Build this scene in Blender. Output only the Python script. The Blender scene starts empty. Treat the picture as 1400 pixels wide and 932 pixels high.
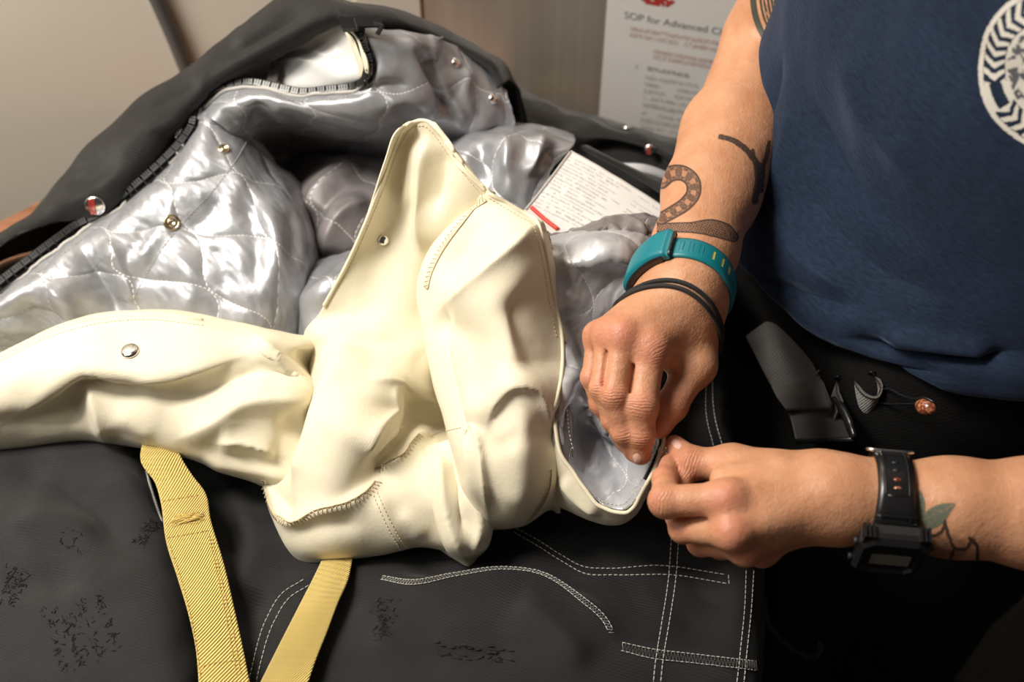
import bpy, math, random
import numpy as np
from mathutils import Vector
from mathutils.bvhtree import BVHTree

random.seed(4)
rng = np.random.default_rng(7)
scene = bpy.context.scene
COL = scene.collection

# ------------------------------------------------------------------ camera
T = 0.90                       # height of the table top above the floor
FPX = 1600.0                   # focal length for a 1400 px wide frame
PITCH = math.radians(50)
DIST = 0.92
CAM = np.array([0.0, -DIST * math.cos(PITCH), T + DIST * math.sin(PITCH)])
FW = np.array([0, math.cos(PITCH), -math.sin(PITCH)])
UP = np.array([0, math.sin(PITCH), math.cos(PITCH)])
RT = np.array([1.0, 0, 0])
cd = bpy.data.cameras.new('camera')
cam = bpy.data.objects.new('camera', cd)
COL.objects.link(cam)
cam.location = CAM
cam.rotation_euler = (math.pi / 2 - PITCH, 0, 0)
cd.sensor_width = 36
cd.lens = 36 * FPX / 1400
cd.clip_start = 0.02
cd.dof.use_dof = True
cd.dof.focus_distance = 0.735
cd.dof.aperture_fstop = 5.0
scene.camera = cam

# ------------------------------------------------------------------ world, lights, exposure
w = bpy.data.worlds.new('fill_light')
scene.world = w
w.use_nodes = True
w.node_tree.nodes['Background'].inputs[0].default_value = (1.0, 0.93, 0.84, 1)
w.node_tree.nodes['Background'].inputs[1].default_value = 0.05


def area(name, loc, target, size, power, color, sy=None):
    l = bpy.data.lights.new(name, 'AREA')
    l.energy = power
    l.color = color
    l.size = size
    if sy:
        l.shape = 'RECTANGLE'
        l.size_y = sy
    o = bpy.data.objects.new(name, l)
    COL.objects.link(o)
    o.location = loc
    o.rotation_euler = (Vector(target) - Vector(loc)).to_track_quat('-Z', 'Y').to_euler()
    return o


area('ceiling_light', (-0.64, -0.08, T + 1.12), (0.0, 0.0, T + .05), 0.25, 18.5, (1.0, 0.93, 0.83), 0.4)

area('fill_light', (-1.15, -0.45, T + 1.1), (-0.5, 0.2, T + .1), 0.5, 5, (1.0, 0.94, 0.86), 0.5)  # added fill lamp, no such source in view; brightens the painted wall

vs = scene.view_settings
vs.view_transform = 'Standard'
vs.look = 'None'
vs.exposure = 0.08
vs.gamma = 1.0
vs.use_curve_mapping = False


# ------------------------------------------------------------------ geometry helpers
def at(px, py, h):
    """world point seen at photograph position (px, py), h metres above the table top"""
    d = FW * FPX + RT * (px - 700) + UP * (466 - py)
    return CAM + d * ((T + h - CAM[2]) / d[2])


def proj(P):
    q = np.asarray(P, float) - CAM
    z = q @ FW
    return np.stack([700 + FPX * (q @ RT) / z, 466 - FPX * (q @ UP) / z], -1)


def depth(p):
    return float((np.asarray(p) - CAM) @ FW)


def nrm(v):
    v = np.asarray(v, float)
    return v / (np.linalg.norm(v, axis=-1, keepdims=True) + 1e-12)


def smooth01(t):
    t = np.clip(t, 0, 1)
    return t * t * (3 - 2 * t)


def spl(P, n, t=None):
    """Catmull-Rom through the points P (k, ...), n samples evenly by chord"""
    P = np.asarray(P, float)
    k = len(P)
    if k == 1:
        return np.repeat(P, n, 0)
    if t is None:
        t = np.concatenate([[0], np.cumsum(np.linalg.norm(np.diff(P.reshape(k, -1), axis=0), axis=1) + 1e-7)])
    sh = (k,) + (1,) * (P.ndim - 1)
    dt = np.diff(t)
    s = np.diff(P, axis=0) / dt.reshape((k - 1,) + sh[1:])
    m = np.empty_like(P)
    m[0] = s[0]
    m[-1] = s[-1]
    for i in range(1, k - 1):
        m[i] = (s[i - 1] * dt[i] + s[i] * dt[i - 1]) / (dt[i] + dt[i - 1])
    x = np.linspace(t[0], t[-1], n)
    i = np.clip(np.searchsorted(t, x, 'right') - 1, 0, k - 2)
    e = (n,) + (1,) * (P.ndim - 1)
    hh = dt[i].reshape(e)
    u = ((x - t[i]) / dt[i]).reshape(e)
    return ((2 * u**3 - 3 * u**2 + 1) * P[i] + (u**3 - 2 * u**2 + u) * hh * m[i]
            + (-2 * u**3 + 3 * u**2) * P[i + 1] + (u**3 - u**2) * hh * m[i + 1])


def pnoise(x, y, seed=0):
    """2-D gradient noise, about -1..1"""
    xi = np.floor(x).astype(np.int64)
    yi = np.floor(y).astype(np.int64)
    xf = x - xi
    yf = y - yi

    def g(ix, iy, dx, dy):
        hsh = (ix * 374761393 + iy * 668265263 + seed * 1274126177) & 0x7fffffff
        hsh = ((hsh ^ (hsh >> 13)) * 1274126177) & 0x7fffffff
        a = (hsh % 3600) / 3600.0 * 2 * np.pi
        return np.cos(a) * dx + np.sin(a) * dy
    u = xf**3 * (xf * (xf * 6 - 15) + 10)
    v = yf**3 * (yf * (yf * 6 - 15) + 10)
    a = g(xi, yi, xf, yf) * (1 - u) + g(xi + 1, yi, xf - 1, yf) * u
    b = g(xi, yi + 1, xf, yf - 1) * (1 - u) + g(xi + 1, yi + 1, xf - 1, yf - 1) * u
    return (a * (1 - v) + b * v) * 1.5


def row(pts):
    """control points (px, py, h) or ('r', dx, dy, h): the neighbour's place shifted, at height h"""
    W = [None if p[0] == 'r' else at(*p) for p in pts]
    for i, p in enumerate(pts):
        if p[0] == 'r':
            b = W[i - 1] if i else next(x for x in W if x is not None)
            W[i] = np.array([b[0] + p[1], b[1] + p[2], T + p[3]])
    return np.array(W)


def grid_normals(G):
    n = nrm(np.cross(np.gradient(G, axis=1), np.gradient(G, axis=0)))
    f = np.sign(np.sum(n * (CAM - G)))
    return n * (f if f else 1)


FOLD = 1.75                     # overall fold height


class Cloth:
    """a sheet through rows of control points, with folds pressed into it"""

    def __init__(self, rows, step=0.0016, nu=None, nv=None):
        R = [row(r) for r in rows]
        lu = max(np.linalg.norm(np.diff(r, axis=0), axis=1).sum() for r in R)
        nu = nu or int(lu / step) + 2
        A = np.stack([spl(r, nu) for r in R])
        d = np.linalg.norm(np.diff(A, axis=0), axis=2)
        tv = np.concatenate([[0], np.cumsum(d.mean(1) + 1e-6)])
        nv = nv or int(d.sum(0).max() / step) + 2
        self.G = spl(A, nv, tv)
        self._uv()

    def _uv(self):
        G = self.G
        du = np.linalg.norm(np.diff(G, axis=1), axis=2)
        dv = np.linalg.norm(np.diff(G, axis=0), axis=2)
        u = np.concatenate([np.zeros((G.shape[0], 1)), np.cumsum(du, 1)], 1)
        self.U = u - u.mean(1, keepdims=True)
        v = np.concatenate([[0], np.cumsum(dv.mean(1))])
        self.V = np.repeat(v[:, None], G.shape[1], 1)

    def fold(self, *ridges):
        """ridges (points in photo px, amp m, width left px, width right px[, power]): raised crests
        (amp < 0: valleys); left / right as seen walking along the points"""
        G = self.G
        self.crisp = getattr(self, 'crisp', []) + [r for r in ridges if len(r) > 4]
        for rd in ridges:
            pts, amp, wl, wr = rd[:4]
            pw = rd[4] if len(rd) > 4 else (1.15 if amp > 0 else 1.4)
            N = grid_normals(G)
            Q = proj(G)
            n = 8 * len(pts)
            L = spl(np.array(pts, float), n)
            reach = 2.6 * max(wl, wr)
            lo, hi = L.min(0) - reach, L.max(0) + reach
            msk = ((Q >= lo) & (Q <= hi)).all(-1)
            if not msk.any():
                continue
            q = Q[msk]
            best = np.full(len(q), 1e9)
            sd = np.zeros(len(q))
            ss = np.zeros(len(q))
            for i in range(n - 1):
                a, b = L[i], L[i + 1]
                e = b - a
                l2 = e @ e + 1e-9
                tt = np.clip(((q - a) @ e) / l2, 0, 1)
                df = q - a - tt[:, None] * e
                dd = np.hypot(df[:, 0], df[:, 1])
                c = e[0] * df[:, 1] - e[1] * df[:, 0]
                up = dd < best
                best[up] = dd[up]
                sd[up] = np.sign(c[up])
                ss[up] = (i + tt[up]) / (n - 1)
            wd = np.where(sd > 0, wr, wl)
            pr = np.exp(-(best / wd) ** pw)
            fd = smooth01(ss / 0.22) * smooth01((1 - ss) / 0.22)
            G[msk] += N[msk] * (amp * FOLD * pr * (0.12 + 0.88 * fd))[:, None]
        return self

    def wrinkle(self, amp, su, sv, seed=0, ang=0.0, ridged=False, mask=None):
        """fine creases: noise of wavelengths su, sv metres across and along"""
        c, s = math.cos(ang), math.sin(ang)
        a = self.U * c + self.V * s
        b = -self.U * s + self.V * c
        n = pnoise(a / su + 3.1, b / sv + 7.7, seed) + 0.5 * pnoise(2.1 * a / su, 2.1 * b / sv, seed + 5)
        if ridged:
            n = 0.6 - np.abs(n) * 1.6
        if mask is not None:
            n = n * mask
        self.G = self.G + grid_normals(self.G) * (amp * n)[..., None]
        return self

    def quilt(self, amp, L=0.034, A=0.010):
        """padding between the curved quilting lines"""
        u, v = self.U, self.V
        k = 2 * np.pi / L
        g = np.sin(k * 0.5 * (u + A * np.sin(k * 0.7 * v))) * np.sin(k * 0.5 * (u - A * np.sin(k * 0.7 * v) + L * 0.5))
        pf = np.sqrt(np.abs(g) + 0.003)
        self.G = self.G + grid_normals(self.G) * (amp * (pf - 0.5))[..., None]
        return self


def blur2(A, r, n=3):
    """repeated box blur of a 2-D field, edges held"""
    for _ in range(n):
        for ax in (0, 1):
            B = np.moveaxis(A, ax, 0)
            m = min(r, len(B) - 1)
            P = np.concatenate([np.repeat(B[:1], m, 0), B, np.repeat(B[-1:], m, 0)])
            c = np.cumsum(np.concatenate([np.zeros_like(P[:1]), P]), 0)
            A = np.moveaxis((c[2 * m + 1:] - c[:-2 * m - 1]) / (2 * m + 1), 0, ax)
    return A


def relax(self, it=60, grow=1.01, r=10, bend=.25, keep=.02):
    """let the sheet behave like cloth that hardly stretches: thread lengths evened out, so it
    creases and flattens instead of bulging"""
    G = self.G
    X0 = G.copy()
    grp = []
    for (a, b) in ((0, 1), (1, 0), (1, 1), (1, -1), (0, 2), (2, 0)):
        nv, nu = G.shape[:2]
        A = (slice(0, nv - a), slice(0, nu - b)) if b >= 0 else (slice(0, nv - a), slice(-b, nu))
        B = (slice(a, nv), slice(b, nu)) if b >= 0 else (slice(a, nv), slice(0, nu + b))
        L = np.linalg.norm(G[B] - G[A], axis=2)
        grp.append((A, B, blur2(L, r) * grow))
    for _ in range(it):
        Cc = np.zeros_like(G)
        Wt = np.zeros(G.shape[:2])
        for A, B, L in grp:
            d = G[B] - G[A]
            l = np.linalg.norm(d, axis=2) + 1e-9
            c = ((1 - L / l) * .5)[..., None] * d
            Cc[A] += c
            Cc[B] -= c
            Wt[A] += 1
            Wt[B] += 1
        for s in (1, 2):
            m = (G[:, 2 * s:] + G[:, :-2 * s]) * .5 - G[:, s:-s]
            Cc[:, s:-s] += m * bend
            Wt[:, s:-s] += bend
            m = (G[2 * s:] + G[:-2 * s]) * .5 - G[s:-s]
            Cc[s:-s] += m * bend
            Wt[s:-s] += bend
        Cc = Cc / Wt[..., None] * 1.5
        Cc[0] *= .05
        Cc[-1] *= .05
        Cc[:, 0] *= .05
        Cc[:, -1] *= .05
        G = G + Cc + keep * (X0 - G)
    for _ in range(2):
        G = np.stack([blur2(G[..., k], 1, 1) for k in range(3)], -1) * .7 + G * .3
    G[0], G[-1], G[:, 0], G[:, -1] = X0[0], X0[-1], X0[:, 0], X0[:, -1]
    self.G = G
    cr = getattr(self, 'crisp', [])
    self.fold(*[(p, a * .45, min(wl, 12), min(wr, 12), .95) for p, a, wl, wr, pw in cr])      # sharp creases pressed in again
    return self


Cloth.relax = relax


class MB:
    """collects pieces of one mesh"""

    def __init__(self):
        self.v, self.f, self.m, self.uv, self.n = [], [], [], [], 0

    def add(self, V, F, mi=0, UV=None):
        V = np.asarray(V, float).reshape(-1, 3)
        F = (F + self.n).tolist() if isinstance(F, np.ndarray) else [tuple(int(i) + self.n for i in f) for f in F]
        self.v.append(V)
        self.f += F
        self.m += [mi] * len(F)
        self.uv.append(np.zeros((len(V), 2)) if UV is None else np.asarray(UV, float).reshape(-1, 2))
        self.n += len(V)
        return self

    def sheet(self, c, thick=0.0012, mi=0, back=None, vrange=None):
        """a Cloth with thickness"""
        G = c.G
        if G[..., 2].min() < T + .003 and G[..., 2].max() < T + .3 and not getattr(c, 'free', False):
            G[..., 2] = np.maximum(G[..., 2], T + .0032)
        nv, nu = G.shape[:2]
        N = grid_normals(G)
        idx = np.arange(nv * nu).reshape(nv, nu)
        q = np.stack([idx[:-1, :-1], idx[:-1, 1:], idx[1:, 1:], idx[1:, :-1]], -1).reshape(-1, 4)
        g0 = np.cross(G[nv // 2, nu // 2 + 1] - G[nv // 2, nu // 2], G[nv // 2 + 1, nu // 2] - G[nv // 2, nu // 2])
        if g0 @ N[nv // 2, nu // 2] < 0:
            q = q[:, ::-1]
        uv = np.stack([c.U, c.V], -1)
        self.add(G, q, mi, uv)
        if thick:
            B = G - N * thick
            o = self.n
            self.add(B, q[:, ::-1], mi if back is None else back, uv)
            bd = np.concatenate([idx[0, :], idx[1:, -1], idx[-1, -2::-1], idx[-2:0:-1, 0]])
            nx = np.roll(bd, -1)
            fo = o - nv * nu
            self.f += [(int(a + fo), int(b + fo), int(b + o), int(a + o)) for a, b in zip(bd, nx)]
            self.m += [mi] * len(bd)
        return self

    def tube(self, P, r, sides=6, mi=0, closed=False, flat=1.0):
        P = np.asarray(P, float)
        n = len(P)
        if n < 2:
            return self
        r = np.broadcast_to(np.asarray(r, float), (n,))
        t = nrm(np.gradient(P, axis=0)) if not closed else nrm(np.roll(P, -1, 0) - np.roll(P, 1, 0))
        ref = np.array([0, 0, 1.0]) if abs(t[0][2]) < 0.9 else np.array([1.0, 0, 0])
        a = nrm(np.cross(t[0], ref))
        fr = []
        for i in range(n):
            a = nrm(a - t[i] * (a @ t[i]))
            fr.append((a, np.cross(t[i], a)))
        ang = np.arange(sides) * 2 * np.pi / sides
        V = np.array([P[i] + r[i] * (np.cos(ang)[:, None] * fr[i][0] * flat + np.sin(ang)[:, None] * fr[i][1]) for i in range(n)])
        F = []
        for i in range(n if closed else n - 1):
            j = (i + 1) % n
            for s in range(sides):
                s2 = (s + 1) % sides
                F.append((i * sides + s, i * sides + s2, j * sides + s2, j * sides + s))
        if not closed:
            F.append(tuple(range(sides))[::-1])
            F.append(tuple((n - 1) * sides + s for s in range(sides)))
        return self.add(V, F, mi)

    def prism(self, outline, base, top_off, mi=0, inset=0.0):
        """outline: (n,3) ring; top ring = ring + top_off, pulled in by inset"""
        R = np.asarray(outline, float)
        n = len(R)
        c = R.mean(0)
        Tp = R + np.asarray(top_off)
        if inset:
            Tp = c + np.asarray(top_off) + (R - c) * (1 - inset)
        V = np.concatenate([R, Tp])
        F = [(i, (i + 1) % n, n + (i + 1) % n, n + i) for i in range(n)]
        F += [tuple(range(n))[::-1], tuple(range(n, 2 * n))]
        return self.add(V, F, mi)

    def box(self, c, ax, ay, az, mi=0, bev=0.0):
        """box centred at c with half-axis vectors"""
        c, ax, ay, az = (np.asarray(v, float) for v in (c, ax, ay, az))
        V = [c + sx * ax + sy * ay + sz * az for sz in (-1, 1) for sy in (-1, 1) for sx in (-1, 1)]
        F = [(0, 2, 3, 1), (4, 5, 7, 6), (0, 1, 5, 4), (2, 6, 7, 3), (0, 4, 6, 2), (1, 3, 7, 5)]
        return self.add(V, F, mi)

    def lathe(self, c, axis, prof, sides=24, mi=0):
        """profile (radius, height) turned about axis through c"""
        axis = nrm(axis)
        ref = np.array([0, 0, 1.0]) if abs(axis[2]) < 0.9 else np.array([1.0, 0, 0])
        a = nrm(np.cross(axis, ref))
        b = np.cross(axis, a)
        ang = np.arange(sides) * 2 * np.pi / sides
        V, F = [], []
        for r, hh in prof:
            V.append(np.asarray(c) + axis * hh + max(r, 1e-5) * (np.cos(ang)[:, None] * a + np.sin(ang)[:, None] * b))
        k = len(prof)
        for i in range(k - 1):
            for s in range(sides):
                s2 = (s + 1) % sides
                F.append((i * sides + s, i * sides + s2, (i + 1) * sides + s2, (i + 1) * sides + s))
        F.append(tuple(range(sides))[::-1])
        F.append(tuple((k - 1) * sides + s for s in range(sides)))
        return self.add(np.array(V), F, mi)

    def build(self, name, mats, parent=None, smooth=True):
        me = bpy.data.meshes.new(name)
        V = np.concatenate(self.v) if self.v else np.zeros((0, 3))
        me.from_pydata(V.tolist(), [], self.f)
        if not isinstance(mats, (list, tuple)):
            mats = [mats]
        for m in mats:
            me.materials.append(m)
        me.polygons.foreach_set('material_index', self.m)
        me.polygons.foreach_set('use_smooth', [smooth] * len(self.f))
        uvl = me.uv_layers.new(name='UVMap')
        li = np.empty(len(me.loops), np.int32)
        me.loops.foreach_get('vertex_index', li)
        if self.uv:
            uvl.data.foreach_set('uv', np.concatenate(self.uv)[li].ravel())
        me.update()
        o = bpy.data.objects.new(name, me)
        COL.objects.link(o)
        if parent is not None:
            o.parent = parent
            o.matrix_parent_inverse = parent.matrix_world.inverted()
        return o

    def bvh(self):
        return BVHTree.FromPolygons(np.concatenate(self.v).tolist(), self.f)


def thing(name, label, cat, loc=(0, 0, 0), group=None):
    o = bpy.data.objects.new(name, None)
    COL.objects.link(o)
    o.location = loc
    o.empty_display_size = 0.05
    tag(o, label, cat, group)
    bpy.context.view_layer.update()
    return o


def tag(o, label, cat=None, group=None, kind=None):
    if label:
        o['label'] = label
    if cat:
        o['category'] = cat
    if group:
        o['group'] = group
    if kind:
        o['kind'] = kind
    return o


def hit(bvhs, px, py, lift=0.0):
    """the nearest surface seen at (px, py): (point, normal) or None"""
    d = Vector(nrm(FW * FPX + RT * (px - 700) + UP * (466 - py)))
    best = None
    for b in bvhs:
        p, n, i, t = b.ray_cast(Vector(CAM), d)
        if p is not None and (best is None or t < best[2]):
            n = np.array(n)
            if n @ np.array(d) > 0:
                n = -n
            best = (np.array(p) + n * lift, n, t)
    return best


def on_surface(bvhs, pts, step_px=1.5, lift=0.0003):
    """photo polyline laid on the surfaces: (points, normals)"""
    pts = np.array(pts, float)
    ln = np.linalg.norm(np.diff(pts, axis=0), axis=1).sum()
    L = spl(pts, max(4, int(ln / step_px)))
    P, N = [], []
    for q in L:
        r = hit(bvhs, q[0], q[1], lift)
        if r:
            P.append(r[0])
            N.append(r[1])
    return np.array(P), np.array(N)


def dashes(mb, P, N, dash, gap, r, mi=0):
    """running stitches along a surface polyline"""
    if len(P) < 3:
        return
    s = np.concatenate([[0], np.cumsum(np.linalg.norm(np.diff(P, axis=0), axis=1))])
    x = 0.0
    while x + dash < s[-1]:
        q = np.stack([np.interp([x, x + dash * 0.5, x + dash], s, P[:, k]) for k in range(3)], -1)
        n = N[np.searchsorted(s, x + dash * 0.5) - 1]
        q[0] -= n * r * 0.5
        q[2] -= n * r * 0.5
        q[1] += n * r * 0.4
        mb.tube(q, r, 4, mi)
        x += dash + gap


def zigzag(mb, P, N, pitch, width, r, mi=0):
    if len(P) < 3:
        return
    s = np.concatenate([[0], np.cumsum(np.linalg.norm(np.diff(P, axis=0), axis=1))])
    n = int(s[-1] / pitch)
    x = np.linspace(0, s[-1], n)
    Q = np.stack([np.interp(x, s, P[:, k]) for k in range(3)], -1)
    M = nrm(np.stack([np.interp(x, s, N[:, k]) for k in range(3)], -1))
    sd = nrm(np.cross(nrm(np.gradient(Q, axis=0)), M))
    Z = Q + sd * (width * 0.5 * np.where(np.arange(n) % 2, 1, -1))[:, None]
    mb.tube(Z, r, 4, mi)


# ------------------------------------------------------------------ materials
def mat(name, color, rough=0.6, metal=0.0, spec=0.5, sheen=0.0, sss=0.0, aniso=0.0, coat=0.0):
    m = bpy.data.materials.new(name)
    m.use_nodes = True
    nt = m.node_tree
    b = nt.nodes['Principled BSDF']
    b.inputs['Base Color'].default_value = (*color, 1)
    b.inputs['Roughness'].default_value = rough
    b.inputs['Metallic'].default_value = metal
    b.inputs['Specular IOR Level'].default_value = spec
    b.inputs['Sheen Weight'].default_value = sheen
    b.inputs['Sheen Roughness'].default_value = 0.4
    b.inputs['Anisotropic'].default_value = aniso
    b.inputs['Coat Weight'].default_value = coat
    if sss:
        b.inputs['Subsurface Weight'].default_value = sss
        b.inputs['Subsurface Radius'].default_value = (1.0, 0.35, 0.2)
        b.inputs['Subsurface Scale'].default_value = 0.006
    return m


class NT:
    """short hand for building nodes"""

    def __init__(self, m):
        self.nt = m.node_tree
        self.b = self.nt.nodes['Principled BSDF']

    def n(self, typ, **kw):
        x = self.nt.nodes.new(typ)
        for k, v in kw.items():
            setattr(x, k, v)
        return x

    def link(self, a, b):
        self.nt.links.new(a, b)

    def math(self, op, a, b=None, clamp=False):
        x = self.n('ShaderNodeMath', operation=op, use_clamp=clamp)
        for i, v in enumerate((a, b)):
            if v is None:
                continue
            if isinstance(v, (int, float)):
                x.inputs[i].default_value = v
            else:
                self.link(v, x.inputs[i])
        return x.outputs[0]

    def uv(self):
        t = self.n('ShaderNodeTexCoord')
        s = self.n('ShaderNodeSeparateXYZ')
        self.link(t.outputs['UV'], s.inputs[0])
        return s.outputs[0], s.outputs[1], t.outputs['UV']

    def obj(self):
        return self.n('ShaderNodeTexCoord').outputs['Object']

    def noise(self, vec, scale, detail=3, rough=0.5):
        x = self.n('ShaderNodeTexNoise')
        x.inputs['Scale'].default_value = scale
        x.inputs['Detail'].default_value = detail
        x.inputs['Roughness'].default_value = rough
        self.link(vec, x.inputs['Vector'])
        return x.outputs[0]

    def ramp(self, fac, stops):
        x = self.n('ShaderNodeValToRGB')
        e = x.color_ramp.elements
        while len(e) < len(stops):
            e.new(0.5)
        for el, (p, c) in zip(e, stops):
            el.position = p
            el.color = (*c, 1) if len(c) == 3 else c
        self.link(fac, x.inputs[0])
        return x.outputs[0]

    def mix(self, fac, a, b, blend='MIX'):
        x = self.n('ShaderNodeMix', data_type='RGBA', blend_type=blend)
        for s, v in ((x.inputs[0], fac), (x.inputs[6], a), (x.inputs[7], b)):
            if isinstance(v, (int, float)):
                s.default_value = v
            elif isinstance(v, tuple):
                s.default_value = (*v, 1)
            else:
                self.link(v, s)
        return x.outputs[2]

    def bump(self, height, strength, dist=0.001, prev=None):
        x = self.n('ShaderNodeBump')
        x.inputs['Strength'].default_value = strength
        x.inputs['Distance'].default_value = dist
        self.link(height, x.inputs['Height'])
        if prev is not None:
            self.link(prev, x.inputs['Normal'])
        return x.outputs[0]

    def base(self, c):
        self.link(c, self.b.inputs['Base Color'])

    def normal(self, c):
        self.link(c, self.b.inputs['Normal'])


def weave_mat(name, color, pitch, rough, sheen, strength, twill=True, var=0.15, wrinkle=0.0, lighter=1.4, spec=0.3, dist=0.0003):
    """woven cloth: threads from the sheet's own metres"""
    m = mat(name, color, rough, sheen=sheen, spec=spec)
    N = NT(m)
    u, v, uv = N.uv()
    k = 2 * math.pi / pitch
    a = N.math('SINE', N.math('MULTIPLY', N.math('ADD', u, v) if twill else u, k))
    b = N.math('SINE', N.math('MULTIPLY', N.math('SUBTRACT', v, N.math('MULTIPLY', u, 0.35)) if twill else v, k * (0.5 if twill else 1)))
    h = N.math('ADD', a, N.math('MULTIPLY', b, 0.6 if twill else 1.0))
    nz = N.noise(N.obj(), 30, 4)
    fine = N.noise(N.obj(), 420, 3)
    c1 = tuple(x * (1 - var) for x in color)
    c2 = tuple(min(1, x * (1 + var)) for x in color)
    col = N.ramp(nz, [(0.3, c1), (0.7, c2)])
    thr = N.math('MULTIPLY_ADD' if False else 'MULTIPLY', N.math('ADD', h, 1.6), 0.31, clamp=True)
    col = N.mix(N.math('MULTIPLY', thr, 0.5), col, tuple(min(1, x * lighter) for x in color))
    N.base(col)
    nb = N.bump(h, strength, dist)
    nb = N.bump(fine, 0.25, 0.0006, nb)
    if wrinkle:
        nb = N.bump(N.noise(N.obj(), 75, 3, 0.55), wrinkle, 0.004, nb)
    N.normal(nb)
    return m


QL, QA = 0.056, 0.0135


def satin_mat(name, color, metal=0.3, rough=0.36, quilted=True):
    m = mat(name, color, rough, metal=metal, spec=0.5, aniso=0.5)
    N = NT(m)
    u, v, uv = N.uv()
    k = 2 * math.pi / QL
    sv = N.math('MULTIPLY', N.math('SINE', N.math('MULTIPLY', v, 0.7 * k)), QA)
    wob = N.math('MULTIPLY', N.math('SUBTRACT', N.noise(uv, 45, 2), 0.5), 0.006)
    uu = N.math('ADD', u, wob)
    g1 = N.math('SINE', N.math('MULTIPLY', N.math('ADD', uu, sv), k * 0.5))
    g2 = N.math('SINE', N.math('MULTIPLY', N.math('ADD', N.math('SUBTRACT', uu, sv), QL * 0.5), k * 0.5))
    ln = N.math('MINIMUM', N.math('ABSOLUTE', g1), N.math('ABSOLUTE', g2))
    line = N.math('SUBTRACT', 1.0, N.math('MULTIPLY', ln, 1 / 0.024), clamp=True)
    dash = N.math('GREATER_THAN', N.math('SINE', N.math('MULTIPLY', N.math('ADD', v, N.math('MULTIPLY', u, 0.4)), 2 * math.pi / 0.0026)), -0.35)
    st = N.math('MULTIPLY', N.math('GREATER_THAN', line, 0.25), dash)
    fine = N.noise(N.obj(), 60, 4, 0.6)
    col = N.ramp(fine, [(0.3, tuple(c * 0.85 for c in color)), (0.7, tuple(min(1, c * 1.12) for c in color))])
    stretch = N.n('ShaderNodeMapping')
    stretch.inputs['Scale'].default_value = (1, 14, 1)
    N.link(uv, stretch.inputs[0])
    thr = N.noise(stretch.outputs[0], 260, 2)
    nb = N.bump(thr, 0.25, 0.0005)
    nb = N.bump(N.noise(N.obj(), 40, 2, 0.5), 0.22, 0.006, nb)
    if quilted:
        col = N.mix(N.math('MULTIPLY', st, 0.95), col, (0.90, 0.90, 0.91))
        N.link(N.math('MULTIPLY', N.math('SUBTRACT', 1.0, st), metal), N.b.inputs['Metallic'])
        nb = N.bump(N.math('POWER', N.math('ADD', ln, 0.001), 0.5), 0.4, 0.003, nb)
    N.base(col)
    N.normal(nb)
    return m


M = {}
M['cream'] = weave_mat('cream_cotton', (0.765, 0.705, 0.54), 0.0007, 0.62, 0.15, 0.10, twill=False, var=0.035, wrinkle=0.08, lighter=1.03)
M['cream_pipe'] = mat('cream_piping', (0.765, 0.70, 0.53), 0.7, sheen=0.2)
M['cream_thread'] = mat('cream_thread', (0.66, 0.55, 0.37), 0.7)
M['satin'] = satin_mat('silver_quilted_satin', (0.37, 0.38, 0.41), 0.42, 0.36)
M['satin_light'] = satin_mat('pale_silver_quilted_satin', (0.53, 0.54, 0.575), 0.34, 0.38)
M['satin_plain'] = satin_mat('silver_plain_satin', (0.50, 0.515, 0.55), 0.45, 0.36, quilted=False)
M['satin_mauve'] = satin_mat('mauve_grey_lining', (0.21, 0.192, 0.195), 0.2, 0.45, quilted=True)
M['grey_edge'] = mat('grey_edge_binding', (0.50, 0.48, 0.45), 0.6)
M['black'] = weave_mat('black_twill', (0.011, 0.0112, 0.0118), 0.0011, 0.72, 0.12, 0.5, var=0.3, lighter=1.9, wrinkle=0.18, spec=0.3)
M['black_worn'] = weave_mat('worn_black_twill', (0.017, 0.0175, 0.0185), 0.0011, 0.72, 0.15, 0.5, var=0.25, lighter=1.8, wrinkle=0.18)
M['coat_black'] = weave_mat('black_coat_shell', (0.0115, 0.0114, 0.0114), 0.0009, 0.6, 0.2, 0.5, var=0.3, lighter=1.7, wrinkle=0.25)
M['pants_black'] = weave_mat('black_work_trousers', (0.0042, 0.0043, 0.0046), 0.0013, 0.85, 0.01, 0.5, var=0.3, lighter=1.8, wrinkle=0.2, spec=0.15)
M['elastic'] = weave_mat('black_elastic_webbing', (0.085, 0.076, 0.070), 0.0012, 0.75, 0.3, 0.6, var=0.15, lighter=1.9)
M['strap'] = weave_mat('yellow_webbing', (0.77, 0.58, 0.18), 0.0022, 0.6, 0.25, 0.9, var=0.06, lighter=1.12, dist=0.0006)
M['strap_thread'] = mat('strap_thread', (0.60, 0.44, 0.15), 0.7)
M['thread'] = mat('white_thread', (0.56, 0.55, 0.52), 0.7)
M['thread_grey'] = mat('grey_thread', (0.42, 0.41, 0.39), 0.7)
M['zip'] = mat('black_zip_teeth', (0.022, 0.022, 0.023), 0.35)
M['zip_tape'] = mat('black_zip_tape', (0.012, 0.012, 0.012), 0.85)
M['chrome'] = mat('chrome_snap', (0.80, 0.79, 0.77), 0.16, metal=1.0)
M['brass'] = mat('brass_socket', (0.72, 0.62, 0.44), 0.22, metal=1.0)
M['red_print'] = mat('red_print', (0.42, 0.05, 0.035), 0.5)
M['vinyl'] = mat('white_vinyl_pocket', (0.72, 0.72, 0.70), 0.28, spec=0.6)
M['plastic'] = mat('black_plastic', (0.012, 0.012, 0.013), 0.32, spec=0.5)
M['resin'] = mat('black_resin', (0.010, 0.010, 0.011), 0.30, spec=0.5)
M['resin_matte'] = mat('black_matte_resin', (0.014, 0.014, 0.014), 0.5)
M['steel_ring'] = mat('polished_steel', (0.75, 0.73, 0.70), 0.18, metal=1.0)
M['lcd'] = mat('grey_lcd_screen', (0.20, 0.195, 0.165), 0.25, coat=0.6)
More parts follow.
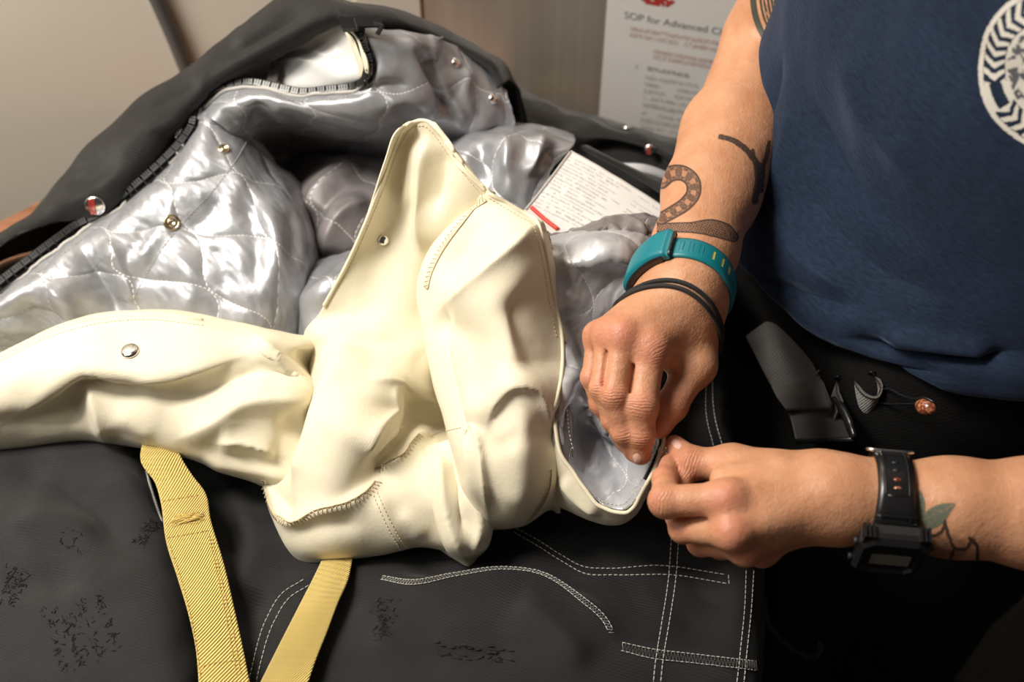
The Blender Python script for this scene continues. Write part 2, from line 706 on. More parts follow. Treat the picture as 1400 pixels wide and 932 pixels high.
M['hair'] = mat('dark_brown_hair', (0.03, 0.016, 0.009), 0.5)
M['boot'] = mat('black_leather_boot', (0.012, 0.011, 0.010), 0.4)
M['nail'] = mat('fingernail', (0.70, 0.43, 0.36), 0.22, spec=0.5, coat=0.3)
M['leather'] = mat('grey_tab_leather', (0.045, 0.047, 0.05), 0.55)
M['cable'] = mat('grey_cable', (0.13, 0.125, 0.12), 0.45)
M['lime'] = mat('lime_reflective_trim', (0.55, 0.62, 0.03), 0.4)


def teal_mat():
    m = mat('teal_silicone', (0.004, 0.18, 0.225), 0.42, spec=0.45)
    N = NT(m)
    N.normal(N.bump(N.noise(N.obj(), 900, 2), 0.1, 0.0003))
    return m


M['teal'] = teal_mat()
M['band_inner'] = mat('yellow_green_inner_band', (0.45, 0.42, 0.08), 0.5)


def shirt_mat():
    m = mat('navy_jersey', (0.012, 0.028, 0.072), 0.85, sheen=0.25, spec=0.2)
    m.node_tree.nodes['Principled BSDF'].inputs['Sheen Tint'].default_value = (0.5, 0.65, 1, 1)
    N = NT(m)
    u, v, uv = N.uv()
    mp = N.n('ShaderNodeMapping')
    mp.inputs['Rotation'].default_value = (0, 0, 0.6)
    mp.inputs['Scale'].default_value = (1, 3.2, 1)
    N.link(uv, mp.inputs[0])
    a = N.noise(mp.outputs[0], 160, 5, 0.65)
    b = N.noise(N.obj(), 14, 3)
    col = N.ramp(N.math('ADD', N.math('MULTIPLY', a, 0.75), N.math('MULTIPLY', b, 0.3)),
                 [(0.36, (0.0045, 0.0095, 0.024)), (0.68, (0.0135, 0.027, 0.058))])
    N.base(col)
    N.normal(N.bump(a, 0.35, 0.0012, N.bump(N.noise(N.obj(), 900, 2), 0.3, 0.0004)))
    return m


M['shirt'] = shirt_mat()


def skin_mat():
    m = mat('skin', (0.52, 0.27, 0.165), 0.47, spec=0.42, sss=0.14)
    N = NT(m)
    o = N.obj()
    at_ = N.n('ShaderNodeAttribute', attribute_name='flush')
    blot = N.noise(o, 60, 4, 0.6)
    col = N.ramp(blot, [(0.3, (0.50, 0.235, 0.125)), (0.55, (0.57, 0.285, 0.16)), (0.75, (0.62, 0.33, 0.205))])
    red = N.mix(0.8, col, (0.50, 0.155, 0.105))
    col = N.mix(N.math('MULTIPLY', at_.outputs['Fac'], 1.0, clamp=True), col, red)
    vo = N.n('ShaderNodeTexVoronoi')
    vo.inputs['Scale'].default_value = 95
    N.link(o, vo.inputs['Vector'])
    frk = N.math('SUBTRACT', 1.0, N.math('MULTIPLY', vo.outputs['Distance'], 9.0), clamp=True)
    frk = N.math('MULTIPLY', frk, N.math('GREATER_THAN', N.noise(o, 33, 1), 0.55))
    col = N.mix(N.math('MULTIPLY', frk, 0.45), col, (0.36, 0.13, 0.07))
    N.base(col)
    v2 = N.n('ShaderNodeTexVoronoi')
    v2.inputs['Scale'].default_value = 900
    N.link(o, v2.inputs['Vector'])
    nb = N.bump(v2.outputs['Distance'], 0.35, 0.0004)
    nb = N.bump(N.noise(o, 300, 4, 0.6), 0.4, 0.0010, nb)
    nb = N.bump(N.noise(o, 45, 3, 0.6), 0.35, 0.003, nb)
    cs = N.n('ShaderNodeAttribute', attribute_name='crease_at')
    cm = N.n('ShaderNodeAttribute', attribute_name='crease')
    wv = N.math('ADD', N.math('MULTIPLY', cs.outputs['Fac'], 2 * math.pi / 0.0019), N.math('MULTIPLY', N.noise(o, 260, 2), 9.0))
    sn = N.math('POWER', N.math('ADD', N.math('MULTIPLY', N.math('SINE', wv), 0.5), 0.5), 0.4)
    nb = N.bump(N.math('MULTIPLY', sn, cm.outputs['Fac']), 0.55, 0.0008, nb)
    N.normal(nb)
    return m


M['skin'] = skin_mat()


def decal_mat(name, rough=0.6, spec=0.3):
    """flat print: colour and coverage come from the print's own drawing (vertex colours)"""
    m = mat(name, (0.5, 0.5, 0.5), rough, spec=spec)
    N = NT(m)
    a = N.n('ShaderNodeAttribute', attribute_name='ink')
    N.base(a.outputs['Color'])
    N.link(a.outputs['Alpha'], N.b.inputs['Alpha'])
    return m


M['ink'] = decal_mat('tattoo_ink', 0.5)
M['print'] = decal_mat('printed_ink', 0.7)


def wall_mat():
    m = mat('cream_painted_wall', (0.80, 0.72, 0.58), 0.62, spec=0.3)
    N = NT(m)
    o = N.obj()
    a = N.noise(o, 2.2, 4)
    col = N.ramp(a, [(0.3, (0.84, 0.77, 0.65)), (0.7, (0.90, 0.835, 0.715))])
    spk = N.math('GREATER_THAN', N.noise(o, 38, 1), 0.78)
    col = N.mix(N.math('MULTIPLY', spk, 0.35), col, (0.34, 0.26, 0.17))
    N.base(col)
    N.normal(N.bump(N.noise(o, 160, 3), 0.08, 0.001))
    return m


M['wall'] = wall_mat()


def steel_mat():
    m = mat('brushed_stainless_steel', (0.56, 0.50, 0.43), 0.40, metal=0.72, aniso=0.6)
    N = NT(m)
    mp = N.n('ShaderNodeMapping')
    mp.inputs['Scale'].default_value = (1, 1, 0.02)
    N.link(N.obj(), mp.inputs[0])
    a = N.noise(mp.outputs[0], 30, 4, 0.6)
    N.base(N.ramp(a, [(0.3, (0.55, 0.48, 0.40)), (0.7, (0.78, 0.71, 0.62))]))
    N.normal(N.bump(a, 0.12, 0.004))
    return m


M['steel'] = steel_mat()


def wood_mat():
    m = mat('red_brown_wood', (0.25, 0.10, 0.05), 0.45)
    N = NT(m)
    mp = N.n('ShaderNodeMapping')
    mp.inputs['Rotation'].default_value = (0, 0, -0.75)
    mp.inputs['Scale'].default_value = (1, 12, 12)
    N.link(N.obj(), mp.inputs[0])
    a = N.noise(mp.outputs[0], 9, 6, 0.65)
    N.base(N.ramp(a, [(0.3, (0.17, 0.065, 0.03)), (0.7, (0.33, 0.145, 0.075))]))
    N.normal(N.bump(a, 0.15, 0.001))
    return m


M['wood'] = wood_mat()
M['floor'] = mat('dark_grey_floor', (0.035, 0.033, 0.03), 0.6)
N_ = NT(M['floor'])
N_.base(N_.ramp(N_.noise(N_.obj(), 25, 4), [(0.3, (0.008, 0.008, 0.0075)), (0.7, (0.014, 0.013, 0.012))]))
M['paper'] = mat('white_paper', (0.66, 0.645, 0.63), 0.6)
M['label'] = mat('white_label_cloth', (0.74, 0.74, 0.735), 0.55)


def bead_mat():
    m = mat('copper_brown_bead', (0.30, 0.09, 0.035), 0.25, coat=0.5)
    N = NT(m)
    a = N.noise(N.obj(), 500, 3)
    N.base(N.ramp(a, [(0.45, (0.16, 0.035, 0.015)), (0.6, (0.45, 0.18, 0.09))]))
    return m


M['bead'] = bead_mat()


# ------------------------------------------------------------------ the room
def ray_plane(px, py, p0, n):
    d = FW * FPX + RT * (px - 700) + UP * (466 - py)
    return CAM + d * (((p0 - CAM) @ n) / (d @ n))


S0, S1 = at(818, 172, -0.02), at(922, 192, -0.02)
sdir = nrm((S1 - S0) * np.array([1, 1, 0]))
snor = np.array([sdir[1], -sdir[0], 0.0])          # towards the camera
SC = ray_plane(575, 30, S0, snor)
SC[2] = 0                                           # where steel meets painted wall
ldir = nrm(np.array([-1, -0.24, 0.0]))
lnor = np.array([-ldir[1], ldir[0], 0.0]) * (-1 if (np.array([-ldir[1], ldir[0], 0.0]) @ (CAM - SC)) < 0 else 1)


def wall_slab(name, a, b, nrm_, z0, z1, m, t=0.06):
    a, b = np.array(a), np.array(b)
    mb = MB()
    R = np.array([a, b, b - nrm_ * t, a - nrm_ * t])
    R[:, 2] = z0
    mb.prism(R, None, (0, 0, z1 - z0))
    o = mb.build(name, m, smooth=False)
    o['kind'] = 'structure'
    return o


wall_slab('wall_left', SC, SC + ldir * 1.6, lnor, 0, 2.5, M['wall'])
wall_slab('wall_back', SC + sdir * 0.0005, SC + sdir * 1.3, snor, 0, 2.5, M['steel'])
tp = ray_plane(486, 5, SC, lnor)
tp[2] = 0
wall_slab('trim_1', SC + lnor * 0.004, tp + lnor * 0.004, lnor, 0, 2.5, M['wall'], 0.0045)
fl = MB()
fl.prism(np.array([[-1.6, -1.6, -0.03], [1.6, -1.6, -0.03], [1.6, 0.75, -0.03], [-1.6, 0.75, -0.03]]), None, (0, 0, 0.03))
o = fl.build('floor', M['floor'], smooth=False)
o['kind'] = 'structure'

# grey cable down the painted wall
pts = [ray_plane(x, y, SC + lnor * 0.006, lnor) for x, y in ((150, -160), (196, -40), (214, 0), (236, 50), (256, 100), (276, 150))]
mb = MB()
pts = [pts[0] + np.array([-.25, -.06, 1.1])] + pts + [pts[-1] + np.array([.02, .005, -.55])]
mb.tube(spl(np.array(pts), 90), 0.0062, 10)
tag(mb.build('wall_cable', M['cable']), 'dark grey cable running down the cream wall', 'cable')

# wooden table with a cut corner
tb = thing('work_table', 'red-brown wooden table under the pile of clothing', 'table', (-0.2, -0.2, 0))
e0, e1 = at(0, 303, 0), at(62, 271, 0)
ed = nrm(e1 - e0)
wl_ = SC + snor * .04
out = np.array([e0 - ed * 0.42, e0 + ed * 0.155, wl_ + sdir * .02, wl_ + sdir * ((.147 - wl_[0]) / sdir[0]), [0.147, -0.75, 0], [(e0 - ed * 0.42)[0], -0.75, 0]])
out[:, 2] = T - 0.032
mb = MB()
mb.prism(out[::-1], None, (0, 0, 0.032))
mb.build('tabletop', M['wood'], tb, False)
for x, y in ((-0.62, -0.68), (0.10, -0.68), (-0.28, 0.14), (0.10, 0.15)):
    mb = MB()
    mb.box((x, y, (T - 0.032) / 2), (0.025, 0, 0), (0, 0.025, 0), (0, 0, (T - 0.032) / 2))
    mb.build('leg', M['wood'], tb, False)


# ------------------------------------------------------------------ drawing helper for flat print
def decal(name, bvhs, origin, ux, uy, nrm_, w, h, cell, draw, m, parent, lift=0.00025, label=None, plane=False):
    """flat print laid on a surface. draw(x, y) in metres from the centre -> rgba (n,4)"""
    nx, ny = int(w / cell) + 1, int(h / cell) + 1
    X, Y = np.meshgrid(np.linspace(-w / 2, w / 2, nx), np.linspace(-h / 2, h / 2, ny))
    P = np.asarray(origin) + X[..., None] * ux + Y[..., None] * uy
    ok = np.ones((ny, nx), bool)
    rgba = draw(X.ravel(), Y.ravel())
    al = rgba[:, 3].reshape(ny, nx)
    if not plane:
        for j in range(ny):
            for i in range(nx):
                best = None
                o_ = Vector(P[j, i] + np.asarray(nrm_) * 0.06)
                for b in bvhs:
                    p, n, k, t = b.ray_cast(o_, Vector(-np.asarray(nrm_)), 0.12)
                    if p is not None and (best is None or t < best[2]):
                        best = (p, n, t)
                if best is None:
                    ok[j, i] = False
                else:
                    nn = np.array(best[1])
                    if nn @ np.asarray(nrm_) < 0:
                        nn = -nn
                    P[j, i] = np.array(best[0]) + nn * lift
    else:
        P = P + np.asarray(nrm_) * lift
    idx = np.arange(nx * ny).reshape(ny, nx)
    q = np.stack([idx[:-1, :-1], idx[:-1, 1:], idx[1:, 1:], idx[1:, :-1]], -1).reshape(-1, 4)
    okf = ok.ravel()
    keep = okf[q].all(1) & (al.ravel()[q].max(1) > 0.02)
    q = q[keep]
    used = np.unique(q)
    rm = np.full(nx * ny, -1)
    rm[used] = np.arange(len(used))
    mb_ = MB()
    mb_.add(P.reshape(-1, 3)[used], rm[q])
    ob = mb_.build(name, m, parent)
    ca = ob.data.color_attributes.new('ink', 'FLOAT_COLOR', 'POINT')
    ca.data.foreach_set('color', rgba[used].astype(np.float32).ravel())
    if label:
        ob['label'] = label
    return ob


def seg_dist(x, y, pts):
    """distance to a polyline and position along it (0..1)"""
    L = spl(np.array(pts, float), 6 * len(pts)) if len(pts) > 2 else np.array(pts, float)
    best = np.full(x.shape, 1e9)
    s = np.zeros(x.shape)
    n = len(L)
    for i in range(n - 1):
        a, b = L[i], L[i + 1]
        e = b - a
        t = np.clip(((x - a[0]) * e[0] + (y - a[1]) * e[1]) / (e @ e + 1e-12), 0, 1)
        d = np.hypot(x - a[0] - t * e[0], y - a[1] - t * e[1])
        u = d < best
        best = np.where(u, d, best)
        s = np.where(u, (i + t) / (n - 1), s)
    return best, s


def text_lines(x, y, lines, seed, col=(0.12, 0.12, 0.13)):
    """unreadably small print: rows of word-like marks. lines: (y, height, x0, x1, strength, colour)"""
    rgba = np.zeros((len(x), 4))
    for k, (ly, lh, x0, x1, st, c) in enumerate(lines):
        m = (np.abs(y - ly) < lh / 2) & (x > x0) & (x < x1)
        wd = pnoise(x / (lh * 2.6) + 13.7 * k, np.full_like(x, k * 3.3 + seed), seed) > -0.38
        lt = pnoise(x / (lh * 0.42), np.full_like(x, k * 7.1) + y / lh * 1.6, seed + 2) > -0.15
        a = np.where(m & wd & lt, st, 0)
        rgba[:, :3] = np.where((a > 0)[:, None], np.array(c), rgba[:, :3])
        rgba[:, 3] = np.maximum(rgba[:, 3], a)
    return rgba


# paper notice taped to the steel
PO = snor * 0.0025
c_tl, c_bl = ray_plane(834, -10, S0 + PO, snor), ray_plane(818, 172, S0 + PO, snor)
c_br = ray_plane(922, 190, S0 + PO, snor)
ux = nrm((c_br - c_bl) * np.array([1, 1, 0]))
uy = np.array([0, 0, 1.0])
PW, PH = 0.216, 0.279
pc = c_bl + ux * PW / 2 + uy * PH / 2
notice = thing('paper_notice', 'white printed paper notice on the steel panel behind the bare arm', 'notice', tuple(c_bl))
mb = MB()
mb.box(pc, ux * PW / 2, uy * PH / 2, snor * 0.0004)
mb.build('sheet', M['paper'], notice, False)
grey, red = (0.10, 0.10, 0.11), (0.45, 0.10, 0.07)
ls = []


def prow(py, x0, x1, hh, st, c):
    p = ray_plane(860, py, S0 + PO, snor)
    ls.append(((p - pc) @ uy, hh, -PW / 2 + x0, -PW / 2 + x1, st, c))


prow(38, 0.022, 0.165, 0.0048, 0.28, red)
prow(46, 0.022, 0.19, 0.0048, 0.3, red)
prow(64, 0.045, 0.19, 0.0045, 0.3, red)
prow(71, 0.045, 0.19, 0.0045, 0.3, red)
for i, py in enumerate((100, 110, 120, 129, 139, 150, 160, 170)):
    prow(py, 0.040, 0.185 - 0.012 * (i % 3), 0.0046, 0.26, grey)
prow(88, 0.030, 0.088, 0.005, 0.4, grey)
decal('printed_text', [], pc, ux, uy, snor, PW - 0.004, PH - 0.004, 0.0011,
      lambda x, y: text_lines(x, y, ls, 3), M['print'], notice, 0.0008, plane=True)


def lettering(name, body, origin, ux_, uy_, n_, size, m, parent, lift=0.0008):
    cu = bpy.data.curves.new(name, 'FONT')
    cu.body = body
    cu.size = size
    cu.align_x = 'LEFT'
    tmp = bpy.data.objects.new(name, cu)
    COL.objects.link(tmp)
    dg = bpy.context.evaluated_depsgraph_get()
    me = bpy.data.meshes.new_from_object(tmp.evaluated_get(dg))
    bpy.data.objects.remove(tmp)
    for v in me.vertices:
        x, y = v.co.x, v.co.y
        v.co = Vector(np.asarray(origin) + np.asarray(ux_) * x + np.asarray(uy_) * y + np.asarray(n_) * lift)
    me.materials.clear()
    me.materials.append(m)
    ob = bpy.data.objects.new(name, me)
    COL.objects.link(ob)
    ob.parent = parent
    ob.matrix_parent_inverse = parent.matrix_world.inverted()
    return ob


M['print_black'] = mat('black_print', (0.22, 0.22, 0.23), 0.6)
hp = ray_plane(853, 24, S0 + PO, snor)
lettering('heading', 'SOP for Advanced Cleaning', hp, ux, uy, snor, 0.0098, M['print_black'], notice)
# red emblem at the head of the sheet
ep = ray_plane(898, -2, S0 + PO, snor)
decal('red_emblem', [], ep, ux, uy, snor, 0.036, 0.016, 0.0006,
      lambda x, y: np.concatenate([np.tile([0.40, 0.03, 0.025], (len(x), 1)),
                                   (0.9 * (((np.abs(x) < 0.016 - 0.008 * np.abs(y) / 0.008) & (np.abs(y) < 0.0065)) & (pnoise(x * 300, y * 300, 4) > -0.35)))[:, None]], 1),
      M['print'], notice, 0.0008, plane=True)

# ------------------------------------------------------------------ black turnout coat with silver lining
coat = thing('turnout_coat', 'black heavy work coat lying open, silver quilted lining and zip showing', 'coat', (-0.2, 0.1, T))

shell = Cloth([
    [('r', -0.02, 0.02, 0.0), (-130, 440, .006), (-120, 430, .010), (-110, 428, .012), (-104, 430, .012)],
    [('r', -0.02, 0.03, 0.0), (-55, 372, .05), (-40, 352, .07), (-28, 350, .078), (-20, 352, .078)],
    [('r', -0.02, 0.03, 0.0), (0, 325, .055), (12, 316, .075), (22, 318, .083), (30, 319, .083)],
    [('r', -0.02, 0.03, 0.0), (39, 302, .065), (52, 292, .083), (68, 298, .09), (80, 302, .088)],
    [('r', -0.02, 0.03, 0.0), (62, 273, .075), (85, 265, .092), (108, 282, .096), (123, 298, .09)],
    [('r', -0.02, 0.03, 0.0), (86, 246, .088), (110, 245, .102), (130, 265, .105), (143, 291, .093)],
    [('r', -0.02, 0.03, 0.0), (110, 216, .102), (138, 222, .114), (160, 245, .116), (170, 266, .102)],
    [('r', -0.02, 0.03, 0.0), (136, 189, .115), (165, 190, .125), (195, 212, .126), (212, 226, .112)],
    [('r', -0.02, 0.03, 0.0), (157, 173, .122), (188, 172, .132), (218, 185, .134), (245, 194, .120)],
    [('r', -0.02, 0.03, 0.0), (200, 132, .137), (226, 138, .146), (250, 150, .146), (266, 160, .130)],
    [('r', -0.02, 0.03, 0.0), (257, 98, .152), (272, 108, .160), (283, 118, .158), (288, 126, .145)],
    [('r', -0.02, 0.04, 0.0), (304, 61, .168), (310, 78, .174), (316, 94, .172), (321, 104, .160)],
    [('r', 0.00, 0.05, 0.0), (350, 25, .182), (360, 45, .190), (370, 64, .188), (379, 76, .176)],
    [('r', 0.00, 0.05, 0.0), (395, -6, .195), (405, 18, .204), (414, 40, .202), (421, 53, .190)],
    [('r', 0.00, 0.05, 0.0), (440, -10, .205), (446, 8, .212), (455, 22, .212), (462, 32, .203)],
    [('r', 0.02, 0.05, 0.0), (482, 8, .205), (484, 16, .212), (483, 26, .211), (482, 32, .205)],
    [('r', 0.02, 0.05, 0.0), (530, 14, .198), (531, 22, .203), (531, 30, .202), (530, 34, .198)],
    [('r', 0.02, 0.05, 0.0), (577, 32, .180), (577, 38, .184), (576, 44, .184), (574, 47, .180)],
    [('r', 0.02, 0.05, 0.0), (621, 52, .162), (620, 57, .165), (619, 62, .165), (617, 64, .162)],
    [('r', 0.02, 0.05, 0.0), (660, 75, .150), (658, 80, .153), (656, 84, .152), (654, 86, .150)],
    [('r', 0.03, 0.03, 0.0), (683, 95, .142), (680, 99, .144), (678, 103, .143), (676, 105, .141)],
    [('r', 0.03, 0.03, 0.0), (690, 113, .136), (687, 116, .138), (684, 119, .138), (682, 121, .136)],
])
shell.fold(
    ([(300, 85), (340, 62), (380, 40), (430, 10)], .004, 9, 5),
    ([(320, 70), (352, 48), (392, 22)], -.004, 7, 7),
    ([(90, 262), (125, 240), (160, 215)], .003, 12, 12),
    ([(150, 215), (195, 190), (235, 165)], -.003, 12, 12),
    ([(60, 290), (100, 280), (140, 262)], -.003, 9, 9),
    ([(210, 150), (245, 128), (275, 112)], .003, 9, 9),
    ([(200, 180), (225, 190), (250, 180)], .003, 10, 10),
).wrinkle(.0012, .03, .012, 3, .5).relax(35, 1.006, 10, .6, .02)
mb = MB().sheet(shell, .002)
bv_shell = mb.bvh()
mb.build('shell', M['coat_black'], coat)
# turned edge along the front
mb = MB()
mb.tube(shell.G[6:, -1][:-2] + np.array([0, 0, .0003]), .0014, 6)
mb.build('front_edge', M['coat_black'], coat)

LIN = Cloth([
    [(-130, 485, .006), (-60, 445, .062), (0, 399, .072), (42, 371, .078), (90, 336, .083), (131, 305, .086), (157, 290, .092), (200, 251, .104), (240, 217, .116), (262, 182, .127), (275, 152, .137), (290, 138, .128)],
    [(-130, 498, .006), (-60, 458, .070), (0, 415, .080), (48, 384, .087), (97, 348, .093), (140, 318, .097), (168, 302, .102), (212, 262, .114), (250, 230, .125), (272, 196, .133), (286, 166, .140), (303, 152, .130)],
    [(-130, 518, .006), (-60, 478, .062), (0, 438, .070), (60, 402, .080), (112, 366, .090), (160, 332, .097), (195, 305, .102), (238, 270, .113), (272, 240, .122), (294, 208, .128), (308, 176, .132), (326, 165, .120)],
    [(-130, 545, .006), (-60, 505, .040), (0, 465, .050), (65, 430, .062), (122, 398, .076), (182, 362, .086), (230, 330, .095), (272, 296, .105), (305, 262, .114), (322, 232, .118), (330, 200, .118), (348, 188, .104)],
    [(-130, 575, .006), (-60, 535, .020), (0, 500, .030), (70, 465, .042), (135, 432, .058), (205, 400, .074), (262, 365, .087), (308, 328, .097), (345, 290, .104), (360, 260, .106), (362, 236, .100), (380, 222, .08)],
    [(-130, 605, .006), (-60, 565, .012), (0, 540, .018), (75, 505, .026), (150, 475, .040), (225, 445, .056), (290, 412, .072), (342, 372, .085), (385, 330, .092), (402, 295, .092), (400, 262, .084), (412, 250, .06)],
    [(-130, 620, .006), (-60, 580, .01), (0, 560, .014), (80, 530, .02), (160, 505, .030), (240, 480, .044), (310, 455, .056), (370, 425, .066), (412, 380, .070), (427, 335, .070), (424, 300, .060), (432, 288, .04)],
    [(-130, 630, .006), (-60, 590, .005), (0, 575, .01), (80, 550, .015), (160, 530, .02), (245, 512, .026), (320, 495, .03), (385, 475, .034), (426, 430, .03), (438, 380, .03), (436, 340, .03), (440, 330, .02)],
])
LIN.fold(
    ([(60, 388), (84, 412), (100, 445), (115, 480)], .009, 22, 7, 1.0),
    ([(30, 405), (50, 435), (66, 470)], -.004, 8, 16),
    ([(108, 335), (132, 372), (148, 408), (165, 440)], -.011, 22, 10),
    ([(146, 322), (160, 355), (178, 392), (190, 420)], .006, 6, 14, 1.0),
    ([(250, 240), (232, 290), (205, 335), (180, 375)], .004, 10, 10),
    ([(300, 205), (318, 232), (338, 262)], .004, 10, 9),
    ([(330, 262), (345, 300), (352, 350), (345, 400)], -.004, 9, 12),
    ([(352, 275), (372, 310), (380, 350), (372, 395)], .006, 10, 10),
    ([(395, 280), (405, 320), (402, 365)], -.003, 6, 8),
    ([(240, 340), (260, 372), (262, 410), (255, 440)], .005, 9, 13),
    ([(290, 330), (305, 365), (308, 400)], -.004, 10, 10),
    ([(205, 300), (190, 330), (182, 350)], -.003, 7, 7),
    ([(0, 450), (30, 445), (62, 452)], .004, 8, 8),
    ([(300, 270), (280, 300), (255, 315)], -.0035, 8, 8),
).wrinkle(.0016, .02, .06, 11, .9).relax(45, 1.008, 12, .6, .02).quilt(.0017, QL, QA).wrinkle(.0004, .007, .02, 17, .3, True)

COL2 = Cloth([
    [(275, 152, .137), (297, 132, .147), (343, 121, .156), (379, 127, .157), (411, 132, .157), (446, 129, .161), (486, 123, .167), (507, 102, .180), (503, 68, .194), (494, 47, .204), (483, 33, .208)],
    [(290, 163, .140), (308, 146, .150), (348, 132, .158), (384, 137, .159), (415, 141, .159), (450, 138, .162), (495, 133, .168), (522, 110, .178), (523, 76, .190), (518, 56, .199), (512, 38, .203)],
    [(310, 178, .133), (325, 160, .142), (357, 147, .150), (392, 150, .151), (424, 156, .151), (460, 156, .154), (508, 150, .158), (548, 122, .168), (556, 90, .178), (556, 66, .187), (550, 43, .193)],
    [(332, 192, .115), (343, 174, .122), (366, 160, .130), (402, 163, .130), (434, 170, .130), (474, 174, .134), (526, 168, .140), (580, 140, .150), (596, 110, .158), (602, 82, .166), (600, 56, .173)],
    [(342, 208, .085), (356, 190, .088), (382, 178, .095), (414, 180, .094), (446, 186, .094), (484, 190, .098), (540, 186, .112), (604, 168, .126), (632, 136, .138), (642, 106, .148), (643, 74, .155)],
    [(348, 225, .05), (364, 205, .05), (390, 192, .06), (420, 195, .06), (452, 200, .06), (492, 204, .065), (548, 202, .085), (615, 190, .103), (664, 166, .118), (680, 135, .130), (679, 104, .138)],
    [(352, 250, .01), (368, 230, .01), (395, 215, .02), (424, 215, .02), (456, 220, .02), (498, 222, .03), (555, 220, .05), (622, 212, .07), (690, 192, .095), (704, 172, .108), (692, 134, .128)],
])
COL2.fold(
    ([(545, 45), (560, 75), (575, 110), (600, 150)], .008, 20, 10),
    ([(585, 50), (592, 85), (605, 120), (628, 160)], -.010, 10, 16),
    ([(595, 35), (590, 60), (572, 72)], .006, 8, 8),
    ([(640, 90), (635, 120), (648, 160)], .004, 10, 8),
    ([(505, 125), (530, 115), (560, 120)], -.004, 8, 8),
    ([(360, 140), (352, 155), (358, 170)], -.004, 8, 8),
    ([(385, 135), (380, 152), (395, 166)], .003, 8, 8),
    ([(300, 150), (312, 160), (328, 175)], -.003, 7, 7),
    ([(520, 150), (545, 135), (570, 140), (590, 158)], .004, 6, 10),
    ([(610, 165), (640, 175), (670, 170)], .004, 9, 9),
    ([(592, 42), (596, 85), (612, 125), (642, 168)], .004, 6, 22, 1.0),
).wrinkle(.0016, .02, .03, 21, .4).relax(35, 1.006, 10, .6, .02)

CAV = Cloth([
    [(330, 170, .06), (400, 165, .06), (470, 175, .06), (540, 190, .06), (600, 190, .06)],
    [(335, 220, .03), (400, 215, .025), (470, 215, .025), (540, 225, .03), (610, 230, .03)],
    [(350, 300, .02), (400, 300, .012), (470, 300, .012), (540, 300, .015), (620, 300, .02)],
    [(380, 400, .02), (420, 400, .012), (470, 400, .012), (540, 400, .015), (640, 400, .02)],
    [(380, 500, .02), (420, 500, .012), (470, 500, .012), (540, 500, .015), (640, 500, .02)],
]).wrinkle(.006, .05, .03, 31, .4).relax(35, 1.006, 10, .6, .02)
ROLL = Cloth([
    [(372, 250, 0.004), (392, 222, 0.027), (425, 205, 0.035), (470, 203, 0.039), (520, 205, 0.039), (580, 205, 0.039)],
    [(385, 262, 0.016), (405, 242, 0.047), (435, 228, 0.061), (475, 222, 0.064), (520, 222, 0.062), (580, 220, 0.062)],
    [(400, 290, 0.020), (415, 272, 0.055), (440, 258, 0.072), (478, 248, 0.075), (522, 245, 0.073), (580, 245, 0.070)],
    [(412, 330, 0.016), (426, 315, 0.051), (448, 300, 0.069), (482, 290, 0.073), (522, 285, 0.072), (580, 285, 0.070)],
    [(418, 370, 0.008), (430, 358, 0.035), (452, 345, 0.053), (486, 338, 0.058), (524, 332, 0.056), (580, 330, 0.055)],
    [(420, 400, 0.003), (432, 392, 0.012), (456, 382, 0.023), (490, 372, 0.031), (526, 366, 0.031), (580, 360, 0.031)],
])
ROLL.fold(
    ([(418, 300), (428, 262), (455, 240), (500, 232)], .006, 8, 14, 1.0),
    ([(432, 330), (440, 290), (462, 265), (505, 255)], -.005, 8, 9),
    ([(442, 350), (450, 315), (472, 285), (510, 275)], .006, 8, 12, 1.0),
    ([(470, 225), (482, 240), (510, 248)], -.004, 6, 6),
).wrinkle(.002, .02, .03, 33, .8).relax(35, 1.006, 10, .6, .02)
ROLL2 = Cloth([
    [(398, 395, .02), (415, 368, .045), (445, 352, .055), (485, 340, .06), (530, 330, .06)],
    [(400, 420, .03), (420, 392, .065), (450, 375, .078), (488, 362, .08), (530, 352, .08)],
    [(402, 450, .03), (424, 425, .068), (455, 408, .082), (492, 395, .085), (530, 385, .08)],
    [(405, 490, .02), (428, 470, .05), (460, 455, .065), (496, 440, .07), (530, 430, .07)],
])
ROLL2.fold(([(412, 420), (440, 395), (475, 378)], .005, 8, 8), ([(420, 440), (445, 418), (475, 402)], -.004, 7, 7)).wrinkle(.002, .015, .03, 37, .6).relax(35, 1.006, 10, .6, .02)

SIDE = Cloth([
    [(580, 200, .06), (640, 176, .088), (700, 168, .10), (750, 174, .10), (785, 185, .095)],
    [(585, 210, .09), (640, 186, .114), (700, 180, .124), (748, 184, .122), (786, 194, .115)],
    [(600, 235, .11), (645, 208, .126), (700, 200, .134), (745, 202, .130), (780, 204, .122)],
    [(620, 270, .10), (660, 240, .116), (702, 230, .126), (738, 224, .122), (768, 218, .118)],
    [(636, 302, .085), (676, 278, .105), (704, 268, .112), (728, 254, .114), (752, 236, .115)],
    [(650, 335, .06), (690, 315, .085), (716, 298, .098), (738, 280, .105), (760, 258, .108)],
])
SIDE.fold(
    ([(660, 188), (655, 212), (672, 245)], -.005, 10, 10),
    ([(690, 182), (695, 210), (690, 240)], .005, 10, 10),
    ([(745, 184), (735, 210), (718, 240)], .006, 8, 8),
    ([(765, 190), (752, 215), (738, 235)], -.005, 6, 6),
    ([(720, 188), (715, 210), (705, 225)], -.004, 7, 7),
).wrinkle(.0022, .018, .03, 41, .2).relax(35, 1.006, 10, .6, .02)

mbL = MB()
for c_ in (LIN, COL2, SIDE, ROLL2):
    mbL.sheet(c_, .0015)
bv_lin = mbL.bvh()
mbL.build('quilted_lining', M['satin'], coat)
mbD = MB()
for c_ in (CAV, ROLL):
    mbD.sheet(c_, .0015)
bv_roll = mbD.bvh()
mbD.build('inner_lining', M['satin_mauve'], coat)

